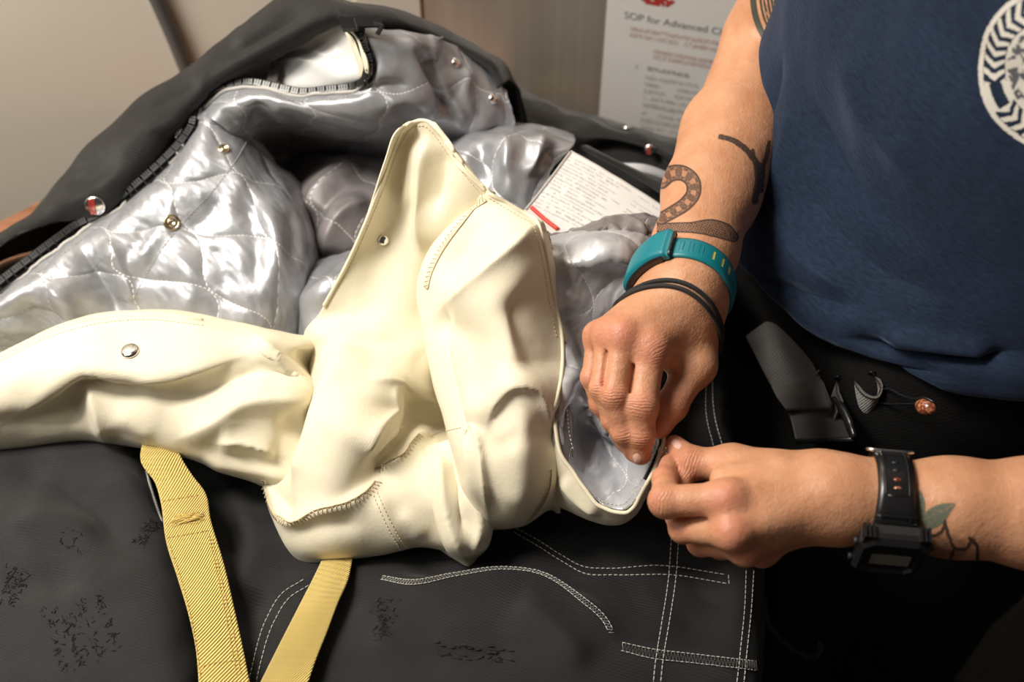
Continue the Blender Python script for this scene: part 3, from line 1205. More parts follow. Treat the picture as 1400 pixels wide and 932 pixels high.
# edge binding, zip tape, teeth and slider
zpath = [(-40, 418, .073), (0, 384, .080), (42, 352, .086), (80, 324, .089), (106, 306, .089), (131, 294, .092), (157, 276, .097), (171, 264, .104), (214, 226, .116), (246, 194, .126), (262, 168, .135), (265, 146, .141), (283, 128, .149),
         (314, 115, .156), (343, 112, .160), (379, 119, .160), (411, 125, .160), (446, 122, .164), (486, 116, .170), (502, 103, .181), (505, 90, .187), (498, 64, .198), (489, 43, .206), (478, 33, .209)]
ZP = spl(np.array([at(*p) for p in zpath]), 420)
bind = np.concatenate([LIN.G[0, :], COL2.G[0, 3:]])
mb = MB()
mb.tube(bind + np.array([0, 0, .001]), .0016, 8)
mb.build('lining_binding', M['grey_edge'], coat)
zt = nrm(np.gradient(ZP, axis=0))
zs = nrm(np.cross(zt, np.array([0.1, -0.6, 0.8])))
mb = MB()
tw = .0046
idx_v = np.concatenate([ZP - zs * tw - [0, 0, .002], ZP + zs * tw - [0, 0, .002]])
n_ = len(ZP)
mb.add(idx_v, [(i, i + 1, n_ + i + 1, n_ + i) for i in range(n_ - 1)])
mb.build('zip_tape', M['zip_tape'], coat)
mb = MB()
sl = np.concatenate([[0], np.cumsum(np.linalg.norm(np.diff(ZP, axis=0), axis=1))])
for x in np.arange(.001, sl[-1] - .003, .0023):
    i = min(np.searchsorted(sl, x), n_ - 2)
    c0 = ZP[i] + np.array([0, 0, .0004])
    up_ = nrm(np.cross(zs[i], zt[i]))
    up_ = up_ if up_[2] > 0 else -up_
    mb.box(c0, zt[i] * .0007, zs[i] * .0019, up_ * .0011)
    mb.box(c0 + zs[i] * .0020, zt[i] * .0010, zs[i] * .0007, up_ * .0013)
tag(mb.build('zip_teeth', M['zip'], coat, False), None, kind='stuff')
zc = at(481, 33, .213)
mb = MB()
mb.box(zc, nrm(np.array([.9, .2, -.1])) * .008, np.array([-.15, .35, .25]) * .010, np.array([0, -.3, .6]) * .004)
mb.box(zc + np.array([.012, .001, .001]), np.array([.009, .002, -.001]), np.array([-.001, .003, .002]), np.array([0, -.0006, .0012]))
mb.tube([zc + np.array([.016, .0, .0]), zc + np.array([.022, -.004, .001]), zc + np.array([.019, -.010, -.001])], .0018, 6)
mb.build('zip_slider', M['plastic'], coat, False)

# white lined pocket seen inside the open collar
POCK = Cloth([
    [(316, 100, .150), (370, 68, .168), (425, 40, .188), (472, 26, .203)],
    [(322, 112, .140), (376, 88, .158), (432, 58, .180), (486, 40, .200)],
    [(326, 122, .140), (380, 106, .154), (438, 84, .168), (500, 70, .188)],
    [(330, 132, .135), (383, 122, .148), (440, 116, .158), (508, 100, .175)],
    [(330, 140, .12), (385, 135, .13), (440, 128, .14), (510, 118, .155)],
]).fold(([(378, 84), (415, 80), (455, 96), (490, 112)], .006, 6, 14), ([(430, 62), (450, 78), (470, 70)], .005, 8, 8)).relax(20, 1.0, 8, .5, .03)
mb = MB().sheet(POCK, .001)
mb.build('white_inner_pocket', M['vinyl'], coat)
TAB = Cloth([
    [(466, 34, .207), (480, 38, .208)], [(478, 58, .198), (494, 62, .199)], [(488, 85, .186), (503, 90, .189)], [(492, 106, .175), (503, 108, .178)],
])
mb = MB().sheet(TAB, .001)
mb.build('cream_facing', M['cream'], coat)
mb = MB().sheet(Cloth([[(372, 84, .168), (383, 82, .168)], [(368, 96, .162), (381, 97, .162)], [(364, 112, .158), (378, 114, .158)]]), .001)
mb.build('black_hanger_loop', M['elastic'], coat)


def snap(name, px, py, bvhs, r, parent, label=None, socket=False, red=False, h=None):
    q = hit(bvhs, px, py) if h is None else (at(px, py, h), nrm(CAM - at(px, py, h)), 0)
    if q is None:
        return
    p, n = q[0], q[1]
    mb = MB()
    if socket:
        mb.lathe(p, n, [(r, -.0005), (r, .0008), (r * .92, .0016), (r * .72, .0014), (r * .62, .0004), (r * .55, .0004), (r * .5, .0018), (r * .32, .0021), (r * .25, .0012), (.0001, .0011)], 28)
    else:
        mb.lathe(p, n, [(r * .95, -.0005), (r, .0006), (r * .96, .0014), (r * .8, .0021), (r * .5, .0026), (r * .2, .0028), (.0001, .0028)], 28)
    o_ = mb.build(name, M['brass' if socket else 'chrome'], parent)
    if label:
        o_['label'] = label
    if red:
        ux_ = nrm(np.cross(UP, n))
        uy_ = np.cross(n, ux_)

        def dr(x, y):
            a = (np.abs(x + r * .12) < r * .36) & (np.abs(y) < r * .78) & (np.sin(x * 2 * np.pi / (r * .24)) + .9 * pnoise(x * 1200, y * 900, 5) > -.35)
            return np.concatenate([np.tile([.45, .03, .02], (len(x), 1)), (a * .9)[:, None]], 1)
        decal('red_stamp', [], p + n * .0026, ux_, uy_, n, r * 1.7, r * 1.7, r / 22, dr, M['print'], o_, .0003, plane=True)
    return o_


snap('snap_button', 130, 281, [bv_shell], .0078, coat, 'shiny round snap stamped with red lettering on the black flap', red=True)
snap('snap_button', 248, 184, [bv_shell], .0062, coat, 'small half-hidden red stamped snap beside the zip', red=True)
snap('snap_socket', 235, 304, [bv_lin], .0062, coat, 'brass snap socket on the silver lining', socket=True)
snap('snap_socket', 306, 204, [bv_lin], .0044, coat, 'small brass snap socket below the collar', socket=True)
snap('snap_button', 623, 86, [bv_lin], .0042, coat)
snap('snap_button', 674, 135, [bv_lin], .0042, coat)

# black back panel behind the lining, with the lime trim that mirrors in the steel
BACK = Cloth([
    [('r', 0, .012, .0), (720, 128, .01), (800, 160, .01), (880, 182, .01), (960, 200, .01)],
    [(640, 100, .05), (722, 126, .034), (805, 160, .032), (882, 180, .032), (960, 196, .03)],
    [(660, 122, .06), (730, 136, .056), (810, 164, .054), (885, 183, .050), (960, 200, .045)],
    [(670, 150, .07), (735, 152, .072), (810, 172, .068), (885, 190, .064), (960, 210, .055)],
    [(680, 180, .075), (745, 175, .075), (815, 190, .07), (890, 208, .066), (960, 228, .058)],
    [(690, 215, .05), (760, 205, .055), (830, 215, .055), (895, 230, .05), (960, 250, .045)],
    [(700, 260, .03), (780, 250, .03), (850, 255, .035), (900, 265, .035), (960, 280, .03)],
    [(720, 330, .02), (800, 330, .02), (860, 330, .02), (920, 330, .02), (970, 340, .02)],
])
BACK.fold(
    ([(700, 140), (740, 155), (790, 175)], -.006, 10, 10),
    ([(790, 165), (840, 185), (900, 195)], .004, 10, 10),
    ([(800, 205), (850, 210), (915, 228)], -.012, 8, 7),
).wrinkle(.003, .03, .03, 51).relax(35, 1.006, 10, .6, .02)
mb = MB().sheet(BACK, .002)
bv_back = mb.bvh()
mb.build('back_panel', M['coat_black'], coat)
snap('snap_button', 888, 204, [bv_back], .0045, coat, 'red-ringed snap on the black cloth beside the bare arm', red=True)
snap('snap_button', 857, 176, [bv_back], .0040, coat)
mb = MB().sheet(Cloth([[(845, 222, .068), (880, 224, .07), (925, 240, .066)], [(855, 232, .068), (885, 236, .068), (925, 250, .062)], [(870, 244, .058), (895, 248, .058), (925, 258, .055)]]), .001)
mb.build('silver_edge', M['satin_plain'], coat)
mb = MB().sheet(Cloth([[(786, 200, .105), (850, 232, .102), (935, 285, .095)], [(796, 198, .106), (862, 230, .104), (935, 268, .097)], [(806, 200, .095), (870, 236, .09), (935, 262, .085)]]), .0015)
mb.build('black_facing', M['coat_black'], coat)
lt0, lt1 = at(700, 120, .034) + [0, .012, -.030], at(765, 142, .034) + [0, .012, -.030]
mb = MB().box((lt0 + lt1) / 2, (lt1 - lt0) / 2, np.array([0, .0008, 0]), np.array([0, .001, .010]))
mb.build('lime_trim', M['lime'], coat)

# white care label
LAB = Cloth([
    [(781, 205, .126), (820, 227, .124), (862, 252, .120), (915, 286, .112)],
    [(750, 245, .124), (790, 268, .123), (835, 292, .120), (890, 322, .112)],
    [(716, 287, .120), (752, 318, .120), (800, 340, .118), (850, 362, .112)],
], step=.002)
LAB.wrinkle(.0006, .03, .03, 5)
cl = MB().sheet(LAB, .0006)
bv_lab = cl.bvh()
lab = cl.build('care_label', M['label'], coat)
lab['label'] = 'white printed care label with a red bar'
l0, l1, l2 = at(781, 205, .126), at(915, 286, .112), at(716, 287, .120)
lx, ly = nrm(l1 - l0), nrm(l2 - l0)
ln_ = nrm(np.cross(ly, lx))
ln_ = ln_ if ln_[2] > 0 else -ln_
ly = -np.cross(ln_, lx) if np.cross(ln_, lx) @ ly < 0 else np.cross(ln_, lx)
lc = at(805, 272, .121)
tl = []
for k in range(17):
    tl.append((-.026 + k * .0034, .0015, -.036 + .001 * (k % 3), .02 - .004 * ((k * 7) % 5), .32, (.2, .2, .22)))
    if k % 3 != 1:
        tl.append((-.026 + k * .0034, .0015, .026, .045, .3, (.2, .2, .22)))


decal('label_print', [bv_lab], lc, lx, ly, ln_, .10, .062, .0006, lambda x, y: text_lines(x, y, tl, 9), M['print'], lab, .0003)
mb = MB()
P_, N2_ = on_surface([bv_lab], [(727, 284), (745, 300), (763, 314)], 3, .0002)
mb.tube(P_, .0018, 6, flat=1.0)
mb.build('red_bar', mat('red_bar_print', (.72, .07, .05), .5), lab)
mb = MB()
P_, N2_ = on_surface([bv_lab], [(780, 208), (750, 248), (719, 287)], 3, .0002)
mb.tube(P_, .0011, 6)
mb.build('label_edge', M['grey_edge'], lab)

# topstitching of the lining
mb = MB()
for pts in ([(0, 405), (42, 378), (92, 343), (133, 312), (160, 297), (205, 258), (244, 224), (266, 190)],
            [(345, 178), (325, 215), (290, 262), (245, 310), (215, 350), (180, 410)],
            [(297, 138), (343, 128), (379, 134), (411, 138), (446, 136), (486, 130)]):
    dashes(mb, *on_surface([bv_lin], pts), .0022, .0010, .00026)
tag(mb.build('lining_stitching', M['thread'], coat), None, kind='stuff')

# ------------------------------------------------------------------ cream liner with silver quilted inside
liner = thing('coat_liner', 'cream cotton liner with silver quilted inside, held by both hands', 'garment liner', (0.0, -0.05, T))

FLAP = Cloth([
    [(-135, 565, .006), (-60, 530, .03), (0, 500, .03), (60, 470, .03), (120, 452, .03), (200, 444, .03), (280, 452, .03), (335, 464, .03), (400, 475, .03), (470, 480, .03), (510, 490, .03)],
    [(-135, 551, .006), (-60, 516, .080), (0, 487, .086), (60, 457, .092), (120, 437, .096), (200, 428, .098), (280, 436, .098), (335, 448, .097), (400, 461, .094), (470, 463, .068), (510, 470, .07)],
    [(-135, 565, .006), (-60, 530, .088), (0, 502, .094), (60, 473, .101), (120, 453, .105), (200, 446, .107), (280, 451, .106), (335, 460, .104), (400, 474, .098), (460, 480, .064), (505, 490, .05)],
    [(-135, 591, .006), (-60, 556, .088), (0, 530, .095), (60, 503, .102), (120, 484, .106), (200, 480, .108), (280, 477, .107), (335, 480, .103), (400, 496, .086), (450, 510, .054), (500, 520, .04)],
    [(-135, 610, .006), (-60, 575, .080), (0, 556, .086), (60, 532, .092), (120, 512, .098), (200, 510, .101), (275, 502, .100), (335, 500, .097), (395, 520, .080), (445, 540, .050), (495, 550, .04)],
    [(-135, 625, .006), (-60, 590, .068), (0, 574, .073), (60, 556, .078), (125, 540, .083), (200, 540, .088), (275, 535, .090), (340, 535, .088), (395, 548, .080), (440, 562, .056), (490, 575, .04)],
    [(-135, 641, .006), (-60, 606, .056), (0, 595, .060), (65, 582, .064), (130, 573, .068), (200, 575, .074), (275, 572, .078), (340, 572, .076), (395, 580, .070), (438, 592, .062), (488, 605, .045)],
    [(-135, 657, .006), (-60, 622, .042), (0, 612, .045), (65, 603, .048), (131, 597, .050), (195, 604, .056), (250, 610, .060), (310, 612, .060), (375, 620, .056), (430, 632, .050), (480, 645, .04)],
    [(-135, 663, .006), (-60, 628, .02), (0, 618, .02), (65, 610, .02), (134, 603, .022), (200, 612, .03), (262, 626, .036), (310, 640, .036), (365, 655, .036), (420, 675, .036), (470, 690, .03)],
    [(-135, 640, .006), (-60, 620, .012), (0, 610, .012), (65, 600, .012), (134, 595, .014), (200, 600, .015), (262, 612, .02), (305, 632, .02), (360, 660, .02), (410, 695, .02), (460, 720, .02)],
], step=.0014)
FLAP.fold(
    ([(20, 570), (62, 542), (118, 507), (165, 514), (210, 518), (270, 505), (335, 486)], .006, 30, 6, 1.0),
    ([(40, 570), (70, 555), (118, 527), (170, 530), (215, 533)], -.006, 8, 14),
    ([(121, 512), (126, 545), (134, 575), (143, 604)], .005, 30, 5, 1.0),
    ([(350, 458), (372, 484), (402, 516), (438, 552)], .0075, 11, 36, 1.0),
    ([(405, 480), (430, 498), (452, 528)], -.006, 14, 12),
    ([(215, 533), (260, 540), (320, 520), (365, 505)], -.006, 12, 12),
    ([(240, 602), (290, 580), (335, 552), (385, 546), (436, 552)], .006, 16, 18, 1.0),
    ([(295, 560), (330, 535), (372, 530)], .004, 8, 12),
    ([(296, 606), (340, 608), (378, 622)], .006, 20, 4, 1.0),
    ([(275, 620), (320, 628), (375, 642), (405, 660)], .006, 7, 14),
    ([(380, 570), (408, 590), (425, 625)], -.006, 14, 12),
    ([(60, 460), (120, 447), (200, 438), (300, 448)], .003, 4, 8),
    ([(160, 560), (185, 580), (215, 595)], .003, 12, 12),
    ([(75, 540), (100, 560), (95, 585)], -.004, 10, 10),
    ([(150, 450), (165, 465), (190, 468)], -.0015, 6, 6),
).wrinkle(.0009, .05, .02, 61, .4).relax(36, 1.006, 14, .6, .02)

BODY = Cloth([
    [(553, 176, 0.200), (566, 172, 0.200), (580, 171, 0.202), (592, 176, 0.204)],
    [(554, 170, 0.214), (566, 165, 0.214), (580, 164, 0.216), (594, 170, 0.216)],
    [(540, 195, 0.206), (560, 195, 0.196), (585, 195, 0.200), (606, 192, 0.206), (620, 208, 0.207), (640, 225, 0.200)],
    [(522, 240, 0.188), (548, 245, 0.175), (580, 248, 0.176), (612, 240, 0.190), (630, 232, 0.198), (668, 262, 0.190)],
    [(503, 292, 0.165), (532, 300, 0.151), (572, 305, 0.150), (610, 300, 0.162), (640, 298, 0.166), (680, 300, 0.160)],
    [(474, 358, 0.134), (512, 368, 0.125), (560, 375, 0.124), (600, 380, 0.116), (640, 385, 0.104), (690, 390, 0.102)],
    [(441, 420, 0.106), (485, 432, 0.104), (540, 438, 0.106), (595, 442, 0.097), (640, 450, 0.080), (690, 455, 0.072)],
    [(416, 456, 0.088), (464, 466, 0.100), (520, 478, 0.098), (590, 492, 0.090), (645, 500, 0.067), (690, 510, 0.062)],
    [(420, 490, 0.060), (462, 492, 0.101), (505, 505, 0.100), (550, 525, 0.086), (610, 535, 0.058), (680, 545, 0.042)],
    [(415, 540, 0.050), (448, 540, 0.090), (490, 550, 0.098), (535, 572, 0.072), (600, 575, 0.054), (675, 585, 0.034)],
    [(410, 590, 0.045), (434, 596, 0.078), (478, 602, 0.090), (522, 615, 0.070), (590, 615, 0.066), (670, 625, 0.049)],
    [(395, 640, 0.036), (418, 650, 0.064), (462, 652, 0.078), (512, 655, 0.066), (575, 655, 0.068), (665, 662, 0.056)],
    [(357, 655, 0.034), (380, 690, 0.050), (440, 695, 0.068), (505, 690, 0.066), (565, 690, 0.062), (660, 700, 0.052)],
    [(362, 685, 0.030), (388, 720, 0.044), (445, 728, 0.058), (510, 722, 0.056), (565, 718, 0.052), (655, 725, 0.046)],
    [(375, 715, 0.022), (398, 752, 0.030), (450, 757, 0.040), (515, 750, 0.040), (568, 742, 0.040), (650, 750, 0.034)],
    [(392, 748, 0.012), (415, 772, 0.014), (455, 766, 0.026), (520, 760, 0.028), (566, 749, 0.030), (640, 760, 0.022)],
    [(400, 742, 0.004), (425, 760, 0.004), (460, 755, 0.008), (520, 748, 0.008), (566, 738, 0.010), (640, 745, 0.008)],
], step=.0014)
BODY.fold(
    ([(560, 172), (548, 215), (535, 270)], -.004, 8, 10),
    ([(590, 180), (582, 240), (576, 300), (574, 350)], .007, 12, 8),
    ([(606, 200), (600, 240), (592, 290)], -.006, 9, 9),
    ([(574, 180), (562, 230), (556, 290)], .003, 8, 8),
    ([(430, 460), (480, 452), (540, 460)], .002, 10, 10),
    # the bright column and the folds to its right
    ([(470, 462), (463, 500), (448, 560), (432, 620), (405, 690)], .010, 44, 10),
    ([(548, 522), (537, 538), (539, 560), (518, 588), (496, 628)], .0075, 6, 34, 1.0),
    ([(500, 518), (545, 523), (590, 542), (645, 556)], .006, 24, 6, 1.0),
    ([(552, 552), (585, 568), (630, 575)], -.006, 12, 14),
    ([(560, 480), (600, 500), (645, 512)], -.003, 12, 14),
    ([(508, 605), (530, 590), (552, 585)], .003, 8, 9),
    ([(440, 510), (470, 520), (510, 515)], -.002, 8, 8),
    ([(516, 645), (548, 624), (576, 593), (595, 600)], .005, 8, 16, 1.0),
    ([(600, 610), (596, 660), (610, 710)], .006, 8, 10),
    ([(372, 690), (395, 714), (440, 699), (482, 687), (518, 658)], .005, 8, 5),
    ([(390, 730), (440, 722), (495, 715)], -.004, 9, 9),
    ([(514, 672), (535, 718), (555, 752)], .004, 5, 7),
    ([(545, 700), (565, 715), (580, 735)], .004, 9, 9),
    ([(365, 660), (385, 690), (398, 705)], -.006, 8, 10),
    ([(500, 535), (515, 540), (525, 545)], .002, 5, 5),
    ([(420, 440), (460, 430), (500, 440)], -.002, 10, 10),
).wrinkle(.0009, .03, .045, 63, .3).relax(36, 1.006, 14, .6, .02)

WING = Cloth([
    [('r', .004, .012, .17), (668, 266, .180), (690, 279, .175), (712, 292, .172), (735, 304, .168), ('r', .004, .004, .15)],
    [(661, 268, .184), (668, 262, .192), (690, 275, .187), (712, 288, .184), (734, 300, .180), ('r', .006, .002, .165)],
    [(638, 316, 0.138), (630, 306, 0.172), (662, 318, 0.178), (702, 326, 0.182), (741, 322, 0.172), ('r', .006, .002, 0.145)],
    [(604, 366, 0.116), (594, 360, 0.150), (640, 370, 0.162), (697, 374, 0.176), (748, 358, 0.158), ('r', .006, .0, 0.135)],
    [(594, 402, 0.100), (583, 396, 0.136), (628, 412, 0.153), (695, 420, 0.170), (758, 408, 0.142), ('r', .006, .0, 0.125)],
    [(604, 446, 0.086), (591, 445, 0.122), (638, 460, 0.140), (700, 466, 0.160), (770, 464, 0.132), ('r', .006, .0, 0.115)],
    [(616, 500, 0.074), (604, 500, 0.110), (648, 516, 0.129), (706, 522, 0.146), (769, 516, 0.120), ('r', .006, .0, 0.100)],
    [(630, 550, 0.062), (617, 552, 0.098), (662, 570, 0.119), (714, 575, 0.134), (758, 560, 0.108), ('r', .006, .0, 0.090)],
    [(644, 605, 0.048), (630, 608, 0.086), (668, 626, 0.105), (714, 632, 0.116), (757, 620, 0.097), ('r', .006, .0, 0.075)],
    [(656, 660, 0.033), (643, 662, 0.070), (675, 676, 0.084), (714, 682, 0.090), (755, 664, 0.081), ('r', .006, .0, 0.055)],
    [(664, 712, 0.013), (654, 716, .048), (688, 718, .050), (720, 714, .050), (756, 690, .055), ('r', .004, .0, .045)],
    [(664, 712, .01), (660, 722, .012), (690, 724, .012), (720, 718, .012), (752, 695, .014), ('r', .004, .0, .012)],
], step=.0014)
WING.fold(
    ([(738, 304), (712, 326), (680, 356), (650, 384), (604, 418)], .008, 40, 5, 1.0),
    ([(660, 268), (625, 310), (592, 360), (583, 395), (592, 450), (608, 510), (628, 580), (645, 660)], .004, 7, 8),
    ([(606, 412), (612, 455), (624, 510), (639, 560), (650, 610)], -.009, 8, 9),
    ([(622, 420), (629, 480), (643, 540), (656, 600), (663, 660), (668, 712)], .008, 6, 24, 1.0),
    ([(690, 395), (718, 440), (736, 490), (742, 525)], -.007, 32, 26),
    ([(664, 590), (678, 552), (704, 528), (732, 534), (745, 562), (748, 600)], .0055, 20, 6, 1.0),
    ([(674, 575), (690, 560), (702, 548)], -.002, 5, 5),
    ([(680, 600), (692, 588), (706, 580)], .0018, 5, 6),
    ([(700, 600), (714, 650), (706, 700)], .003, 22, 22),
    ([(749, 600), (751, 640), (736, 700)], .003, 12, 6),
    ([(640, 345), (680, 330), (716, 318)], .002, 12, 12),
    ([(768, 440), (770, 480), (764, 530), (757, 560)], .003, 6, 6),
    ([(655, 300), (640, 335), (612, 375)], -.003, 10, 12),
).wrinkle(.0010, .03, .03, 65, .6).relax(36, 1.006, 14, .6, .02)

SPIKE = Cloth([
    [(588, 612, .05), (600, 606, .072), (622, 600, .078), (640, 612, .075), (650, 625, .06)],
    [(580, 660, .04), (600, 655, .068), (625, 640, .080), (646, 655, .072), (656, 668, .05)],
    [(580, 705, .03), (606, 700, .056), (630, 695, .070), (652, 700, .060), (660, 706, .04)],
    [(583, 742, .015), (612, 740, .036), (634, 742, .050), (655, 736, .044), (662, 734, .025)],
    [(592, 750, .005), (620, 758, .018), (638, 764, .026), (653, 750, .026), (661, 742, .012)],
    [(622, 764, .004), (634, 770, .010), (643, 775, .014), (650, 766, .013), (657, 756, .006)],
    [(632, 770, .003), (638, 773, .005), (643, 776, .006), (647, 771, .006), (651, 765, .004)],
], step=.0014)
SPIKE.fold(
    ([(602, 612), (606, 670), (620, 730), (640, 768)], .006, 6, 10, 1.0),
    ([(620, 612), (626, 670), (638, 735)], -.007, 8, 8),
    ([(640, 620), (650, 670), (655, 720), (642, 765)], .006, 10, 6, 1.0),
).wrinkle(.0008, .02, .04, 67).relax(30, 1.0, 10, .6, .02)

HEM_RIM = [(757, 561, .124), (760, 590, .116), (768, 622, .108), (785, 648, .102), (800, 668, .098), (822, 690, .094), (842, 700, .094), (858, 701, .096), (866, 695, .099), (878, 672, .112), (887, 655, .122), (899, 628, .131), (906, 611, .135), (908, 598, .137), (896, 576, .138)]
HEM = Cloth([
    HEM_RIM,
    [(748, 590, .105), (749, 620, .095), (755, 650, .088), (770, 675, .082), (788, 690, .078), (812, 703, .076), (835, 711, .078), (854, 712, .080), (868, 703, .084), (882, 678, .098), (891, 660, .108), (903, 633, .118), (910, 616, .122), (912, 602, .126), (899, 580, .130)],
    [(746, 610, .085), (746, 640, .075), (750, 670, .066), (764, 692, .06), (785, 702, .056), (810, 712, .056), (834, 718, .058), (852, 716, .062), (864, 708, .066), (878, 688, .076), (890, 662, .088), (900, 632, .098), (906, 615, .104), (904, 600, .11), (898, 588, .116)],
    [(746, 612, .055), (748, 640, .05), (755, 665, .045), (770, 682, .04), (790, 690, .038), (812, 698, .038), (832, 702, .04), (848, 702, .044), (860, 695, .05), (872, 676, .06), (882, 652, .07), (890, 626, .085), (895, 612, .094), (894, 600, .1), (892, 590, .106)],
], step=.0014)
HEM.fold(([(765, 650), (790, 680), (825, 703)], .003, 8, 8)).wrinkle(.0008, .03, .02, 69)

mbC = MB()
for c_ in (FLAP, BODY, WING, SPIKE):
    mbC.sheet(c_, .0012)
mbC.sheet(HEM, .0008)
bv_cream = mbC.bvh()
mbC.build('cream_shell', M['cream'], liner)

INN = Cloth([
    [(714, 340, 0.092), (728, 340, .10), (780, 318, .12), (830, 312, .125), (880, 316, .115), (950, 340, .09)],
    [(718, 334, 0.127), (732, 334, .135), (785, 322, .148), (835, 320, .152), (890, 330, .140), (950, 350, .11)],
    [(728, 345, 0.147), (742, 345, .147), (790, 342, .152), (838, 345, .150), (892, 362, .138), (948, 385, .11)],
    [(742, 400, 0.142), (756, 400, .138), (795, 410, .130), (838, 412, .125), (885, 430, .118), (915, 445, .10)],
    [(756, 462, 0.134), (770, 462, .129), (800, 478, .112), (840, 482, .105), (862, 492, .100), (884, 505, .095)],
    [(754, 520, 0.124), (768, 520, .119), (802, 535, .100), (842, 545, .095), (872, 548, .104), (888, 556, .118)],
    [(745, 562, 0.114), (759, 562, .122), (800, 580, .085), (842, 592, .086), (876, 588, .108), (896, 578, .133)],
    [(748, 600, 0.104), (762, 600, .112), (802, 615, .074), (842, 625, .076), (876, 618, .100), (908, 600, .129)],
    [(761, 634, 0.094), (775, 634, .102), (808, 645, .074), (842, 652, .074), (872, 645, .095), (900, 625, .122)],
    [(780, 660, 0.088), (794, 660, .096), (820, 668, .082), (845, 672, .082), (868, 665, .094), (887, 655, .112)],
    [(808, 688, 0.084), (822, 688, .092), (838, 694, .090), (852, 696, .091), (862, 692, .096), (872, 682, .104)],
])
INN.fold(
    ([(768, 470), (776, 500), (766, 530), (762, 565)], .006, 9, 7),
    ([(782, 540), (810, 558), (840, 588), (865, 612)], .009, 10, 7, 1.0),
    ([(790, 572), (815, 590), (845, 612)], -.008, 9, 9),
    ([(822, 596), (812, 622), (800, 648)], .006, 7, 7, 1.0),
    ([(845, 650), (838, 665), (832, 682)], .004, 7, 7),
    ([(756, 352), (795, 362), (830, 352), (880, 365)], .005, 12, 6, 1.0),
    ([(765, 400), (800, 420), (830, 440)], .005, 10, 10),
    ([(800, 330), (830, 345), (870, 350)], .005, 8, 8),
    ([(780, 430), (795, 460), (800, 500)], -.005, 9, 9),
    ([(775, 500), (800, 525), (830, 540)], .006, 9, 9),
).wrinkle(.0012, .02, .03, 71, .5).relax(40, 1.006, 10, .6, .02).quilt(.0018, QL, QA).wrinkle(.0004, .007, .02, 73, .2, True)
INTOP = Cloth([
    [(720, 350, .06), (780, 322, .09), (830, 298, .105), (880, 294, .10), (950, 312, .08)],
    [(728, 330, .115), (780, 315, .128), (825, 303, .136), (880, 299, .130), (950, 318, .10)],
    [(738, 328, .13), (785, 322, .14), (832, 316, .145), (885, 318, .135), (950, 335, .105)],
    [(745, 340, .12), (790, 338, .128), (838, 335, .130), (890, 342, .120), (950, 360, .09)],
]).fold(([(820, 308), (838, 320), (850, 330)], -.006, 6, 6), ([(850, 302), (870, 312), (880, 325)], .004, 6, 6)).wrinkle(.002, .015, .02, 75)
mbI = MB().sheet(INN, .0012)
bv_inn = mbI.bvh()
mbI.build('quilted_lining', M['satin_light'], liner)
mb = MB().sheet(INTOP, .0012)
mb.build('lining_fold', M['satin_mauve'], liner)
FACE = Cloth([
    [(771, 466, .130), (776, 470, .127), (779, 480, .122)],
    [(770, 495, .125), (783, 497, .123), (786, 505, .118)],
    [(765, 525, .120), (776, 528, .117), (780, 535, .113)],
    [(759, 560, .125), (772, 545, .124), (783, 562, .118)],
    [(763, 598, .114), (775, 590, .112), (784, 600, .108)],
    [(775, 634, .104), (782, 622, .104), (785, 625, .10)],
])
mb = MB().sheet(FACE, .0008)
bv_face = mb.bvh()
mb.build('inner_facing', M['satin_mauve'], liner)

# hem piping round the opening and along the cream edges
mb = MB()
mb.tube(HEM.G[0] + np.array([0, -.0003, .0006]), .0013, 8)
mb.build('hem_piping', M['cream_pipe'], liner)
for c_, e in ((WING, 'r'), (BODY, 'l'), (FLAP, 't')):
    G = c_.G
    if e == 'r':
        nv = len(G)
        j = int(G.shape[1] * .945)
        P_, _n = on_surface([bv_cream], [(666, 263), (690, 276), (712, 289), (733, 301), (741, 325), (748, 358), (757, 408), (768, 462), (767, 516), (757, 558)], 3, .0002)
    elif e == 'l':
        P_, _n = on_surface([bv_cream], [(443, 418), (476, 357), (505, 291), (524, 241), (542, 196), (556, 171), (568, 166), (582, 165), (595, 172), (610, 190), (621, 208), (622, 218), (640, 238), (664, 260)], 3, .0002)
    else:
        P_, _n = on_surface([bv_cream], [(-20, 498), (0, 488), (60, 458), (120, 438), (200, 430), (280, 438)], 3, .0002)
    if len(P_) > 4:
        P_ = spl(P_[::3], len(P_))
        mb = MB()
        mb.tube(P_, .0013, 8)
        mb.build('hem_piping', M['cream_pipe'], liner)

# seams of the cream cloth: overlocked bands and running stitches
BC = [bv_cream]
mb = MB()
for pts, wd in (([(663, 270), (640, 292), (615, 322), (597, 350), (586, 375), (582, 395)], .0042),
                ([(358, 655), (366, 685), (379, 708), (392, 715), (435, 700), (480, 688), (505, 672), (518, 658)], .0042),
                ([(514, 644), (535, 632), (555, 620), (566, 604), (576, 594)], .0040),
                ([(752, 640), (748, 670), (732, 700), (722, 712)], .0034)):
    P_, N2_ = on_surface(BC, pts, 1.5, .0004)
    zigzag(mb, P_, N2_, .0015, wd, .00036)
    if len(P_) > 3:
        sd = nrm(np.cross(nrm(np.gradient(P_, axis=0)), N2_))
        mb.tube((P_ - sd * wd * .5)[::3], .0005, 6)
tag(mb.build('overlock_seam', M['cream_thread'], liner), None, kind='stuff')
mb = MB()
for pts in ([(510, 676), (530, 720), (549, 754)], [(515, 672), (536, 717), (556, 752)],
            [(585, 596), (605, 590), (632, 584)], [(0, 494), (60, 464), (120, 445), (200, 437), (280, 445)],
            [(447, 420), (481, 358), (510, 292), (530, 242), (548, 197), (562, 176), (580, 172), (590, 180), (612, 210), (660, 268)],
            [(668, 270), (710, 296), (727, 306), (735, 328), (742, 360), (750, 410), (761, 462)]):
    dashes(mb, *on_surface(BC, pts), .0018, .0009, .00022)
